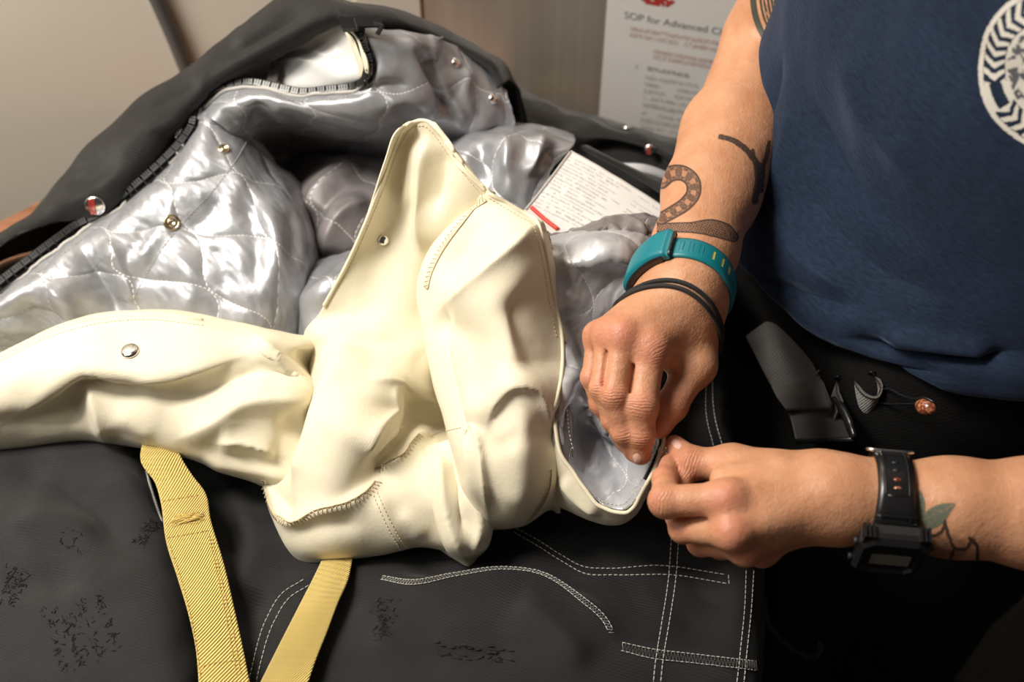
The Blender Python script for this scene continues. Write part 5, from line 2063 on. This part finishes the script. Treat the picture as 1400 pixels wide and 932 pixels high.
def px_sheet(name, bvhs, x0, y0, x1, y1, step, draw, m, parent, lift=.0002, label=None, hard=True):
    """flat print worn by a curved surface: draw(px, py) -> rgba, laid on what is seen there"""
    xs, ys = np.arange(x0, x1, step), np.arange(y0, y1, step)
    X, Y = np.meshgrid(xs, ys)
    rgba = draw(X.ravel(), Y.ravel())
    A = rgba[:, 3].reshape(X.shape)
    need = A > .01
    nd = need.copy()
    nd[1:] |= need[:-1]
    nd[:-1] |= need[1:]
    nd[:, 1:] |= nd[:, :-1].copy()
    nd[:, :-1] |= nd[:, 1:].copy()
    P = np.zeros(X.shape + (3,))
    ok = np.zeros(X.shape, bool)
    for j, i in np.argwhere(nd):
        r = hit(bvhs, X[j, i], Y[j, i], lift)
        if r:
            P[j, i] = r[0]
            ok[j, i] = True
    dz = (P - CAM) @ FW
    idx = np.arange(X.size).reshape(X.shape)
    q = np.stack([idx[:-1, :-1], idx[:-1, 1:], idx[1:, 1:], idx[1:, :-1]], -1).reshape(-1, 4)
    zf = dz.ravel()[q]
    keep = ok.ravel()[q].all(1) & (zf.max(1) - zf.min(1) < .006) & (A.ravel()[q].max(1) > .01)
    q = q[keep]
    if not len(q):
        return None
    used = np.unique(q)
    rm = np.full(X.size, -1)
    rm[used] = np.arange(len(used))
    mb_ = MB()
    mb_.add(P.reshape(-1, 3)[used], rm[q])
    ob = mb_.build(name, m, parent)
    ca = ob.data.color_attributes.new('ink', 'FLOAT_COLOR', 'POINT')
    ca.data.foreach_set('color', rgba[used].astype(np.float32).ravel())
    if label:
        ob['label'] = label
    return ob


def soft(d, w_, e=.8):
    return np.clip((w_ - d) / e + .5, 0, 1)


INK = np.array([.022, .030, .034])


def rgba_of(col, a):
    return np.concatenate([np.broadcast_to(np.asarray(col, float), (len(a), 3)) if np.ndim(col) == 1 else col, np.clip(a, 0, 1)[:, None]], 1)


def snake(x, y):
    d, s = seg_dist(x, y, [(904, 247), (916, 238), (934, 237), (947, 248), (948, 264), (938, 278), (920, 290), (904, 299)])
    wd = 10.5 - 3 * s
    body_ = soft(d, wd)
    # pale spots down the back
    sp = np.sin(s * 2 * np.pi * 8) > .25
    spots = sp & (d < wd * .42)
    sp2 = (np.sin(s * 2 * np.pi * 16 + 1.5) > .55) & (d > wd * .5) & (d < wd * .82)
    tex = .62 + .18 * pnoise(x / 2.2, y / 2.2, 3)
    a = body_ * tex * np.where(spots, .32, 1) * np.where(sp2, .6, 1)
    rim = soft(np.abs(d - wd), 1.1) * .85
    a = np.maximum(a, rim)
    d2, s2 = seg_dist(x, y, [(896, 312), (920, 311), (945, 311), (970, 311), (990, 316), (1003, 324)])
    w2 = np.interp(s2, [0, .45, .7, .88, 1.0], [5, 6.5, 11, 10.5, 6])
    hd = soft(d2, w2)
    sc = np.abs(np.sin(x * .9 + y * .45)) * np.abs(np.sin(x * .5 - y * 1.0))
    hatch = np.where(sc < .28, .85, .34)
    a2 = np.maximum(hd * hatch, soft(np.abs(d2 - w2), 1.0) * .85)
    d3, _ = seg_dist(x, y, [(1001, 322), (1006, 320), (1010, 316)])
    d4, _ = seg_dist(x, y, [(1003, 324), (1008, 327)])
    a2 = np.maximum(a2, np.maximum(soft(d3, .9), soft(d4, .8)) * .7)
    return rgba_of(INK, np.maximum(a, a2) * .86)


px_sheet('snake_tattoo', [bv_body], 898, 222, 1014, 336, .8, snake, M['ink'], body, label='grey-black scaled snake tattoo above the teal band')


def branch(x, y):
    a = np.zeros(len(x))
    for pts, w0, w1 in (([(985, 187), (1000, 191), (1016, 201), (1028, 214), (1035, 226)], 3.4, 4.5), ([(1035, 224), (1036, 245), (1032, 275)], 4.5, 4.5),
                        ([(1051, 194), (1047, 215), (1040, 232)], 2.6, 3.6), ([(1029, 205), (1031, 214)], 2.0, 2), ([(1043, 230), (1040, 260)], 3, 4), ([(1061, 168), (1063, 176)], 3, 3)):
        d, s = seg_dist(x, y, pts)
        a = np.maximum(a, soft(d + .8 * pnoise(x / 3, y / 3, 2), w0 + (w1 - w0) * s) * (.72 + .2 * pnoise(x / 2, y / 2, 5)))
    return rgba_of(INK, a * .92)


px_sheet('branch_tattoo', [bv_body], 978, 160, 1075, 285, .8, branch, M['ink'], body, label='black branch tattoo beside the navy shirt')


def upper(x, y):
    d, s = seg_dist(x, y, [(1033, -30), (1030, 0), (1034, 25), (1046, 52), (1062, 72), (1082, 88)])
    a = soft(d, 4.2) * .8
    for k in range(7):
        d2, s2 = seg_dist(x, y, [(1042 + 5 * k, -30), (1040 + 5 * k, 0), (1046 + 5 * k, 28 - k), (1066 + 3 * k, 62 - 3 * k)])
        a = np.maximum(a, soft(d2 + .6 * pnoise(x / 4, y / 9, k), 1.6) * .75 * (pnoise(x / 5, y / 14, 20 + k) > -.35))
    d3, s3 = seg_dist(x, y, [(1066, -30), (1066, 5), (1074, 30), (1086, 50)])
    a = np.maximum(a, soft(d3 + 2 * pnoise(x / 5, y / 5, 9), 8) * .9)
    return rgba_of([.045, .065, .055], a)


px_sheet('arm_tattoo', [bv_body], 1015, -25, 1095, 100, .8, upper, M['ink'], body, label='dark curved tattoo at the top of the arm')


def leaves(x, y):
    a = np.zeros(len(x))
    col = np.tile(np.array([.06, .15, .12]), (len(x), 1))
    for (x0, y0, x1, y1, w_) in ((1258, 672, 1256, 716, 8), (1304, 690, 1258, 712, 10), (1297, 700, 1262, 722, 9)):
        d, s = seg_dist(x, y, [(x0, y0), (x1, y1)])
        wd = w_ * np.sin(np.clip(s * .92 + .04, 0, 1) * np.pi) ** .7
        vein = soft(d, .7) * .3
        a = np.maximum(a, soft(d, wd, 1.5) * (.62 + .18 * pnoise(x / 4, y / 4, 7)) - vein)
    b = np.zeros(len(x))
    for pts in ([(1292, 712), (1288, 725), (1275, 732), (1262, 728)], [(1292, 714), (1298, 735), (1305, 748), (1320, 750), (1328, 738)],
                [(1325, 735), (1333, 742), (1337, 765)], [(1262, 728), (1258, 745), (1266, 760)], [(1305, 748), (1300, 762)]):
        d, s = seg_dist(x, y, pts)
        b = np.maximum(b, soft(d + pnoise(x / 3, y / 3, 4), 2.2) * .8)
    fill = (soft(np.hypot((x - 1290) / 1.6, y - 748), 20, 6) * .35 + soft(np.hypot(x - 1329, y - 738), 5) * .5) * (.7 + .5 * pnoise(x / 4, y / 4, 8))
    b = np.maximum(b, fill)
    col = np.where((b > a)[:, None], np.array([.035, .028, .02]), col)
    return rgba_of(col, np.maximum(a, b))


px_sheet('leaf_tattoo', [bv_body], 1240, 664, 1350, 785, .8, leaves, M['ink'], body, label='green leaf and dark flower tattoo beside the watch')


def nail(cx, cy, ang, hl, hw, name='fingernail'):
    ca, sa = math.cos(ang), math.sin(ang)
    n = 9
    P = np.zeros((n, n, 3))
    for j in range(n):
        for i in range(n):
            a, b = -1 + 2 * i / (n - 1), -1 + 2 * j / (n - 1)
            u, v = a * math.sqrt(1 - b * b / 2.4), b * math.sqrt(1 - a * a / 2.4)
            X, Y = cx + u * hl * ca - v * hw * sa, cy + u * hl * sa + v * hw * ca
            r = hit([bv_body], X, Y, .00055 * (1.25 - max(abs(a), abs(b))))
            if r is None:
                return
            P[j, i] = r[0]
    mb_ = MB()
    idx = np.arange(n * n).reshape(n, n)
    mb_.add(P, np.stack([idx[:-1, :-1], idx[:-1, 1:], idx[1:, 1:], idx[1:, :-1]], -1).reshape(-1, 4))
    return mb_.build(name, M['nail'], body)


nail(925, 607, math.radians(42), 7.5, 5.0)
nail(871, 626, math.radians(65), 6.5, 5.5)

# T-shirt ------------------------------------------------------------
prof = [(.085, -.010, .166, .112), (.096, -.002, .178, .126), (.110, .006, .186, .135), (.130, .007, .186, .135), (.16, .004, .181, .128), (.22, .004, .178, .122), (.30, .010, .182, .126), (.36, .012, .186, .124),
        (.42, .004, .196, .112), (.47, -.002, .196, .094), (.515, -.006, .165, .076), (.545, -.006, .105, .066), (.565, -.004, .075, .062)]
hs = np.array([p[0] for p in prof])
NV, NU = 330, 620
tt = np.linspace(0, 1, NV)
pr = spl(np.array([(p[0] * 3, p[1], p[2], p[3]) for p in prof]), NV)
pr[:, 0] /= 3
ph = np.linspace(0, 2 * np.pi, NU)
cw = np.sign(np.cos(ph)) * np.abs(np.cos(ph)) ** .86
sw = np.sign(np.sin(ph)) * np.abs(np.sin(ph)) ** .86
G = np.zeros((NV, NU, 3))
for i in range(NV):
    c_ = TC + FACING * pr[i, 1] + np.array([.042 * max(0., min(1., (pr[i, 0] - .14) / .2)), 0, T + pr[i, 0]])
    up_ = .055 * np.maximum(0, cw) * max(0., 1 - (pr[i, 0] - .085) / .16)
    G[i] = c_ + up_[:, None] * np.array([0, 0, 1.0]) + cw[:, None] * LEFT * pr[i, 2] + sw[:, None] * FACING * pr[i, 3]
SHIRT = Cloth.__new__(Cloth)
SHIRT.G = G[::-1].copy()
SHIRT._uv()


def sheet_normals_out(c_):
    ctr = TC[None, None, :] * np.array([1, 1, 0]) + c_.G * np.array([0, 0, 1])
    n = nrm(np.cross(np.gradient(c_.G, axis=1), np.gradient(c_.G, axis=0)))
    s_ = np.sign(np.sum(n * (c_.G - ctr)))
    return n * s_


_gn = grid_normals
SHIRT.fold(
    ([(1075, 60), (1060, 140), (1035, 220), (1020, 290)], 0.0022, 10, 12),
    ([(1085, 130), (1075, 200), (1050, 270), (1035, 340)], -0.0028, 14, 14),
    ([(1110, 120), (1140, 200), (1200, 290), (1290, 360)], 0.0022, 24, 24),
    ([(1090, 230), (1130, 300), (1200, 370), (1300, 410)], 0.0033, 22, 18),
    ([(1060, 280), (1090, 350), (1150, 400)], -0.0033, 16, 16),
    ([(1010, 372), (1060, 392), (1120, 410), (1180, 420)], 0.0044, 14, 12),
    ([(1140, 462), (1220, 480), (1320, 488), (1400, 480)], 0.0066, 16, 12),
    ([(1200, 455), (1290, 468), (1370, 470)], -0.0055, 9, 9),
    ([(1130, 490), (1200, 505), (1300, 512)], 0.0033, 12, 10),
    ([(1150, 60), (1180, 150), (1250, 240)], -0.0017, 22, 22),
)
SHIRT.wrinkle(.0022, .06, .11, 91, .5)
mb = MB().sheet(SHIRT, .0008)
bv_shirt = mb.bvh()
for SH, EL in ((SH_R, UA + np.array([0, -.005, -.10])), (SH_L, SH_L * .55 + L_el * .45)):
    ax = nrm(EL - SH)
    e1 = nrm(np.cross(ax, np.array([0.3, .2, 1.0])))
    e2 = np.cross(ax, e1)
    S = np.zeros((40, 60, 3))
    for i, t_ in enumerate(np.linspace(-.25, 1, 40)):
        r_ = .064 + .003 * math.sin(t_ * 9) + .006 * t_
        an = np.linspace(0, 2 * np.pi, 60)
        S[i] = SH + (EL - SH) * t_ * (.25 if SH is SH_R else .9) + r_ * (np.cos(an)[:, None] * e1 + np.sin(an)[:, None] * e2)
    sl_ = Cloth.__new__(Cloth)
    sl_.G = S
    sl_._uv()
    mb.sheet(sl_, .0008)
tee = mb.build('t_shirt', M['shirt'], person)
tee['label'] = 'navy jersey T-shirt with a white round chest emblem'


# white round emblem with a laurel ring
ec = hit([bv_shirt], 1395, 84)
if ec:
    en = nrm(ec[1])
    ex = nrm(np.cross(np.array([0, 0, 1.0]), en))
    ex = ex if ex[0] > 0 else -ex
    ey = np.cross(en, ex)
    ey = ey if ey[2] > 0 else -ey
    R_E = .041
    ecc = ec[0] + ex * .017 + ey * .003

    def emblem(x, y):
        r = np.hypot(x, y) / R_E
        th = np.arctan2(y, x)
        a = ((r < 1) & (r > .93)).astype(float)
        ringm = (r < .93) & (r > .62)
        n = 34
        br = (r - .775) / .155
        leaf = np.sin(th * n + np.abs(br) * 4.2) > -.25 + .5 * np.abs(br)
        a = np.where(ringm & leaf & (np.abs(br) < .95), 1, a)
        dots = ringm & (th < -2.05) & (th > -2.45)
        a = np.where(dots, ((np.abs(br) > .55)).astype(float), a)
        a = np.where((r < .62) & (r > .585), 1, a)
        inner = r < .585
        fig = pnoise(x / .0045, y / .007, 6) + .6 * pnoise(x / .0018, y / .0022, 8) - .05
        a = np.where(inner, np.where(fig > -.12, .92, .15), a)
        a = a * (.88 + .12 * pnoise(x / .0007, y / .0007, 2))
        return rgba_of([.62, .60, .55], np.where(r < 1, a, 0))
    decal('chest_emblem', [bv_shirt], ecc, ex, ey, en, .085, .085, .00055, emblem, M['print'], tee, .0004, label='white round emblem with laurel ring printed on the chest')

# trousers of the person ----------------------------------------------
fp = Field(np.array([TC[0] - .34, TC[1] - .36, -.005]), np.array([TC[0] + .34, TC[1] + .34, T + .25]), .006)
for s_ in (-1, 1):
    hp_ = TC + LEFT * .085 * s_ - FACING * .0
    fp.add(hp_ + np.array([0, 0, T + .05]), hp_ + np.array([0, 0, T - .12]), .098, .106, .05)
    kn = TC + LEFT * .105 * s_ + FACING * .02 - FACING * .03
    fp.add(hp_ + np.array([0, 0, T - .12]), kn + np.array([0, 0, .48]), .104, .082, .03)
    fp.add(kn + np.array([0, 0, .48]), kn + np.array([0, 0, .07]), .082, .078, .02)
for f_, z_ in ((-.035, .075), (.034, .075), (-.035, -.06), (.015, -.06)):
    if True:
        fp.add(TC - LEFT * .085 + FACING * f_ + np.array([0, 0, T + z_]), TC + LEFT * .085 + FACING * f_ + np.array([0, 0, T + z_ + (.03 if z_ > 0 else 0)]), .092, .088, .04)
VP, FP_ = fp.surface()
VP = laplace(VP, FP_, 2, .5)
del fp
mb = MB()
mb.add(VP, FP_, 0, VP[:, :2] * 1.0 + VP[:, 2:3])
bv_pants = mb.bvh()
pants = mb.build('trousers', M['pants_black'], person)
pants['label'] = 'black work trousers worn by the person'
for s_ in (-1, 1):
    kn = TC + LEFT * .105 * s_ + FACING * .015
    Rr = [kn + FACING * (.055 + .095 * math.cos(a) + (.03 if math.cos(a) > 0 else 0)) + LEFT * .052 * math.sin(a) for a in np.linspace(0, 2 * np.pi, 28, endpoint=False)]
    Rr = np.array(Rr)
    Rr[:, 2] = .0
    mb = MB()
    mb.prism(Rr, None, (0, 0, .03))
    mb.prism(Rr + np.array([0, 0, .03]), None, (0, 0, .06), inset=.22)
    mb.build('boot', M['boot'], person)

# ------------------------------------------------------------------ things worn
def ring_frame(c, axis, bias):
    axis = nrm(axis)
    e0 = nrm((CAM - c) - axis * ((CAM - c) @ axis))
    e1 = np.cross(axis, e0)
    if e1 @ np.asarray(bias) < 0:
        e1 = -e1
    return axis, e0, e1


def skin_r(c, dr):
    p, n, i, t = bv_body.ray_cast(Vector(c + dr * .09), Vector(-dr), .09)
    return float((np.array(p) - c) @ dr) if p is not None else .03


def wrap(c, fr_, phis, z0, z1, t0, t1, mb_, nz=7, mi=0, crown=.0004, closed=False):
    """strip round the limb: along the axis z0..z1, from t0 to t1 above the skin (numbers or functions of phi)"""
    ax, e0, e1 = fr_
    n = len(phis)
    f = lambda v, p: v(p) if callable(v) else v
    rr = np.zeros((n, nz))
    V = []
    for i, p in enumerate(phis):
        d = e0 * math.cos(p) + e1 * math.sin(p)
        a, b = f(z0, p), f(z1, p)
        zs_ = np.linspace(a, b, nz)
        r0 = max(skin_r(c + ax * z, d) for z in (a, (a + b) / 2, b))
        lo_ = [c + ax * z + d * (r0 + f(t0, p)) for z in zs_]
        hi_ = [c + ax * z + d * (r0 + f(t1, p) + crown * (1 - (2 * (z - a) / (b - a) - 1) ** 2) - (.0005 if j in (0, nz - 1) else 0)) for j, z in enumerate(zs_)]
        V.append(hi_ + lo_[::-1])
    V = np.array(V)
    m = V.shape[1]
    F = []
    for i in range(n if closed else n - 1):
        k = (i + 1) % n
        for j in range(m):
            j2 = (j + 1) % m
            F.append((i * m + j, i * m + j2, k * m + j2, k * m + j))
    if not closed:
        F += [tuple(range(m)), tuple((n - 1) * m + j for j in range(m))[::-1]]
    mb_.add(V.reshape(-1, 3), F, mi)
    return mb_


D2R = math.pi / 180
# teal fitness band on the right wrist --------------------------------
cB = J(939, 386, .176, 50)[0]
frB = ring_frame(cB, Rarm[4][0] - Rarm[2][0], RT)
band = thing('fitness_band', 'teal silicone fitness band on the tattooed wrist', 'fitness band', tuple(cB))
phis = np.linspace(-180, 180, 73)[:-1] * D2R
mb = wrap(cB, frB, phis, -.0083, .0083, .0002, .0020, MB(), closed=True)
mb.build('strap', M['teal'], band)
mb = wrap(cB, frB, np.linspace(-112, -28, 21) * D2R, -.0120, .0108, .0016, lambda p: .0022 + .0052 * math.sin(max(0.02, min(1, (p / D2R + 112) / 12, (-28 - p / D2R) / 4)) * math.pi / 2), MB(), nz=9)
mb.build('module', M['teal'], band)
mb = wrap(cB, frB, np.linspace(-110, -36, 15) * D2R, .0098, .0112, .0006, .0048, MB(), nz=4)
mb.build('module_window', M['plastic'], band)
mb = wrap(cB, frB, np.linspace(-29, -26.5, 4) * D2R, -.0112, .0100, .0018, .0056, MB(), nz=7)
mb.build('clasp_edge', M['plastic'], band)
for a0 in (-17, -6, 6):
    mb = wrap(cB, frB, np.linspace(a0 - 2.2, a0 + 2.2, 7) * D2R, -.0056, .0056, .0016, .0026, MB(), nz=7)
    mb.build('rib', M['teal'], band)
for a0 in (22, 36, 50):
    mb = wrap(cB, frB, np.linspace(a0 - 1.6, a0 + 1.6, 5) * D2R, -.0050, .0050, .0016, .00235, MB(), nz=7)
    mb.build('slot', M['band_inner'], band)

# black hair tie below it ----------------------------------------------
cH = J(930, 428, .177, 47)[0]
axH = nrm(Rarm[4][0] - Rarm[2][0]) + np.array([-.05, 0.02, -.02])
frH = ring_frame(cH, axH, RT)
mb = MB()
for dz in (-.0016, .0016):
    P_ = []
    for p in np.linspace(-math.pi, math.pi, 90)[:-1]:
        d = frH[1] * math.cos(p) + frH[2] * math.sin(p)
        P_.append(cH + frH[0] * (dz + .0006 * math.sin(3 * p)) + d * (skin_r(cH + frH[0] * dz, d) + .0012))
    mb.tube(np.array(P_), .0014, 8, closed=True)
tag(mb.build('hair_tie', mat('black_elastic', (.014, .013, .013), .8, sheen=.1)), 'black elastic hair tie around the wrist below the teal band', 'hair tie')

# black digital watch on the left wrist ---------------------------------
cW = J(1212, 684, .146, 57)[0]
frW = ring_frame(cW, Larm[3][0] - Larm[2][0], -UP)
watch = thing('wrist_watch', 'black resin digital watch on the forearm with the leaf tattoo', 'watch', tuple(cW))
PHC = 60 * D2R
dC = frW[1] * math.cos(PHC) + frW[2] * math.sin(PHC)
tC = -frW[1] * math.sin(PHC) + frW[2] * math.cos(PHC)
aW = frW[0] * (1 if frW[0][0] < 0 else -1)
rC = skin_r(cW, dC)
wstrap = lambda p: .0096 + .0018 * smooth01((p / D2R + 20) / 60)
mb = wrap(cW, frW, np.linspace(-180, 46, 90) * D2R, lambda p: -float(wstrap(p)), lambda p: float(wstrap(p)), .0006, .0034, MB())
st_ = mb.build('strap', M['resin'], watch)
mb = wrap(cW, frW, np.linspace(82, 180, 36) * D2R, lambda p: -.0115, lambda p: .0115, .0006, .0034, MB())
mb.build('strap', M['resin'], watch)
for a0 in (14, 24.5, 35):
    mb = wrap(cW, frW, np.linspace(a0 - 1.7, a0 + 1.7, 6) * D2R, lambda p: -float(wstrap(p)), lambda p: float(wstrap(p)), .003, .0049, MB())
    mb.build('strap_ridge', M['resin'], st_)
for a0 in (19, 29.5):
    d = frW[1] * math.cos(a0 * D2R) + frW[2] * math.sin(a0 * D2R)
    for s_ in (-1, 1):
        p_ = cW + frW[0] * s_ * .0078 + d * (skin_r(cW, d) + .0034)
        mb = MB().lathe(p_, d, [(.0011, -.0005), (.0011, .0006), (.0007, .0011), (.0001, .0012)], 12)
        mb.build('strap_stud', M['resin_matte'], st_)
for a0 in (-48, -36, -24, -14):
    d = frW[1] * math.cos(a0 * D2R) + frW[2] * math.sin(a0 * D2R)
    tt_ = -frW[1] * math.sin(a0 * D2R) + frW[2] * math.cos(a0 * D2R)
    p_ = cW + d * (skin_r(cW, d) + .0038)
    an = np.linspace(0, 2 * np.pi, 16, endpoint=False)
    R_ = np.array([p_ + frW[0] * math.cos(t_) * .0021 + tt_ * math.sin(t_) * .0012 for t_ in an])
    mb = MB().prism(R_, None, d * .0003)
    mb.build('strap_hole', M['bead'] if a0 > -30 else M['resin_matte'], st_)
# raised frame of the strap end
for z in (-.0062, .0062):
    mb = wrap(cW, frW, np.linspace(-75, -6, 24) * D2R, z - .0004, z + .0004, .003, .0043, MB(), nz=4)
    mb.build('strap_rib', M['resin'], st_)
mb = wrap(cW, frW, np.linspace(-7, -5, 4) * D2R, -.0064, .0064, .003, .0043, MB(), nz=4)
mb.build('strap_rib', M['resin'], st_)
P_ = []
for t_ in np.linspace(0, 2 * np.pi, 40)[:-1]:
    a0 = -86 + 9 * math.sin(t_)
    d = frW[1] * math.cos(a0 * D2R) + frW[2] * math.sin(a0 * D2R)
    zc_ = .0125 * np.sign(math.cos(t_)) * abs(math.cos(t_)) ** .4
    P_.append(cW + frW[0] * zc_ + d * (skin_r(cW, d) + .0042))
mb = MB().tube(np.array(P_), .0011, 8, closed=True)
mb.build('buckle', M['steel_ring'], watch)


def octo(ha, ht, ch, off):
    """octagon ring in the case plane: half sizes along the arm / across, corner cut"""
    pts = [(ha - ch, ht), (ha, ht - ch), (ha, -ht + ch), (ha - ch, -ht), (-ha + ch, -ht), (-ha, -ht + ch), (-ha, ht - ch), (-ha + ch, ht)]
    o_ = cW + dC * (rC + off)
    return np.array([o_ + aW * x + tC * y for x, y in pts])


mb = MB()
mb.prism(octo(.0175, .0190, .0055, .0008), None, dC * .0085)
case = mb.build('case', M['resin_matte'], watch, False)
mb = MB()
a_, b_ = octo(.0184, .0198, .0060, .0070), octo(.0160, .0165, .005, .0125)
for lo_, hi_ in ((octo(.0184, .0198, .0060, .0060), octo(.0184, .0198, .0060, .0092)), (octo(.0184, .0198, .0060, .0092), octo(.0162, .0170, .0050, .0122)), (octo(.0162, .0170, .0050, .0122), octo(.0136, .0143, .0042, .0122)), (octo(.0136, .0143, .0042, .0122), octo(.0129, .0136, .0040, .0102))):
    V = np.concatenate([lo_, hi_])
    mb.add(V, [(i, (i + 1) % 8, 8 + (i + 1) % 8, 8 + i) for i in range(8)])
mb.build('bezel', M['resin'], watch, False)
mb = MB().prism(octo(.0130, .0137, .0038, .0098), None, dC * .0006)
mb.build('face', M['plastic'], watch, False)
o_ = cW + dC * (rC + .0106) + tC * .001
R_ = np.array([o_ + aW * x + tC * y for x, y in ((.0105, .0060), (.0105, -.0050), (-.0105, -.0050), (-.0105, .0060))])
mb = MB().prism(R_, None, dC * .0003)
mb.build('screen', M['lcd'], watch, False)
for sa in (-1, 1):
    for st2 in (-1, 1):
        c_ = cW + dC * (rC + .0062) + aW * sa * .0190 + tC * st2 * .009
        mb = MB().lathe(c_, aW * sa, [(.0022, -.001), (.0022, .0012), (.0017, .0018), (.0001, .0019)], 14)
        mb.build('button', M['resin_matte'], watch)
    for k in range(3):
        c_ = cW + dC * (rC + .006) + aW * sa * (.0122 + .0022 * k) - tC * .0185
        mb = MB().box(c_, aW * .0007, tC * .0035, dC * .0042)
        mb.build('lug_fin', M['resin'], case, False)

# elastic suspender strap tucked at the waist ----------------------------
BW = [bv_shirt, bv_pants]


def near(px, py, off):
    r = hit(BW, px, py)
    p = r[0] if r else at(px, py, .03)
    return p + nrm(CAM - p) * off


def near_cloth(rows, **kw):
    c_ = Cloth.__new__(Cloth)
    R = [np.array([near(*p) for p in r_]) for r_ in rows]
    nu = kw.get('nu', 40)
    A = np.stack([spl(r_, nu) for r_ in R])
    tv = np.concatenate([[0], np.cumsum(np.linalg.norm(np.diff(A, axis=0), axis=2).mean(1) + 1e-6)])
    c_.G = spl(A, kw.get('nv', 70), tv)
    c_._uv()
    return c_


ref = near(1085, 500, .026)
_q1, _q2 = near(1280, 545, .016), near(1170, 590, .020)
PN = nrm(np.cross(_q1 - ref, _q2 - ref))
PN = PN if PN @ (CAM - ref) > 0 else -PN
sus = thing('suspender_strap', 'folded black elastic suspender strap with slide buckle at the waistband', 'suspender', tuple(ref))


def plane_pt(px, py, off):
    """points on a sloping plane just in front of the waist"""
    return ray_plane(px, py, ref + PN * off, PN)


def ribbon(rows, name, nu=30, nv=60, th=.0018):
    c_ = Cloth.__new__(Cloth)
    A = np.stack([spl(np.array([plane_pt(*p) for p in r_]), nu) for r_ in rows])
    tv = np.concatenate([[0], np.cumsum(np.linalg.norm(np.diff(A, axis=0), axis=2).mean(1) + 1e-6)])
    c_.G = spl(A, nv, tv)
    c_._uv()
    mb_ = MB().sheet(c_, th)
    return mb_.build(name, M['elastic'], sus)


ribbon([[(1056, 530, .004), (1127, 526, .006)], [(1044, 508, .010), (1114, 500, .012)], [(1030, 480, .015), (1092, 454, .018)], [(1021, 462, .016), (1075, 426, .019)],
        [(1021, 458, .012), (1074, 420, .014)], [(1026, 460, .006), (1082, 424, .007)], [(1040, 480, .001), (1092, 446, .002)], [(1062, 520, -.004), (1122, 492, -.003)]], 'webbing_loop')
ribbon([[(1052, 522, .002), (1118, 508, .004)], [(1057, 532, .006), (1124, 522, .009)], [(1064, 545, .010), (1130, 540, .012)], [(1073, 557, .008), (1136, 555, .010)], [(1078, 562, .0), (1140, 562, .001)]], 'webbing_loop', nv=30)
ribbon([[(1076, 558, -.002), (1142, 556, -.002)], [(1082, 575, -.001), (1150, 574, -.001)], [(1088, 600, -.004), (1160, 600, -.004)]], 'webbing_end', nv=24)
edge = [(1118, 508), (1136, 498), (1160, 496), (1187, 506), (1203, 530), (1199, 540), (1187, 539), (1175, 527), (1166, 506), (1155, 502), (1146, 512), (1143, 530), (1150, 550)]
ribbon([[(x, y, .012), (x - 8, y + 20, .002), (x - 14, y + 38, -.012)] for x, y in edge], 'webbing_roll', nu=14, nv=90)
mb = MB()
mb.tube(spl(np.array([plane_pt(x, y, .010) for x, y in ((1140, 546), (1150, 556), (1160, 575), (1168, 598))]), 16), [.0028] * 4 + [.0040] * 8 + [.0030] * 4, 10, flat=.7)
mb.tube([plane_pt(1142, 548, .004), plane_pt(1076, 562, .002)], .0018, 8)
mb.tube([plane_pt(1166, 600, .004), plane_pt(1090, 604, -.002)], .0018, 8)
mb.build('slide_buckle', M['plastic'], sus)
for x, y in ((1088, 436), (1192, 508), (1146, 514)):
    mb = MB().tube(spl(np.array([plane_pt(x - 7, y + 3, .012), plane_pt(x, y, .016), plane_pt(x + 7, y, .010)]), 8), .0006, 6)
    mb.build('thread_loop', M['plastic'], sus)

bc = plane_pt(1266, 556, .010)
bead = thing('beaded_cord', 'copper-brown bead on a thin black cord at the waistband', 'bead', tuple(bc))
mb = MB()
axb = nrm(plane_pt(1281, 560, .010) - plane_pt(1251, 552, .010))
mb.lathe(bc - axb * .0075, axb, [(.0008, 0), (.0032, .0012), (.0048, .004), (.0052, .0072), (.0046, .0105), (.0030, .0135), (.0008, .015)], 24)
mb.build('bead', M['bead'], bead)
mb = MB()
mb.tube(spl(np.array([plane_pt(x, y, o_) for x, y, o_ in ((1200, 538, .006), (1215, 531, .010), (1232, 540, .010), (1250, 545, .011), (1266, 544, .012), (1278, 550, .010))]), 30), .0007, 6)
mb.tube(spl(np.array([plane_pt(x, y, o_) for x, y, o_ in ((1190, 548, .004), (1215, 552, .006), (1240, 552, .009), (1254, 552, .010))]), 20), .0007, 6)
mb.build('cord', M['plastic'], bead)

def near_far(px, py):
    c_ = at(1085, 860, -.12)
    return ray_plane(px, py, c_, nrm(CAM - c_ + np.array([0, 0, -.4])))


mb = MB()
mb.tube(spl(np.array([near_far(x, y) for x, y in ((1045, 815), (1046, 838), (1056, 860), (1075, 880), (1098, 894), (1113, 899), (1120, 892), (1122, 876))]), 40), .0022, 8)
mb.build('grey_cord', mat('dark_grey_cord', (.03, .03, .03), .6), pants)
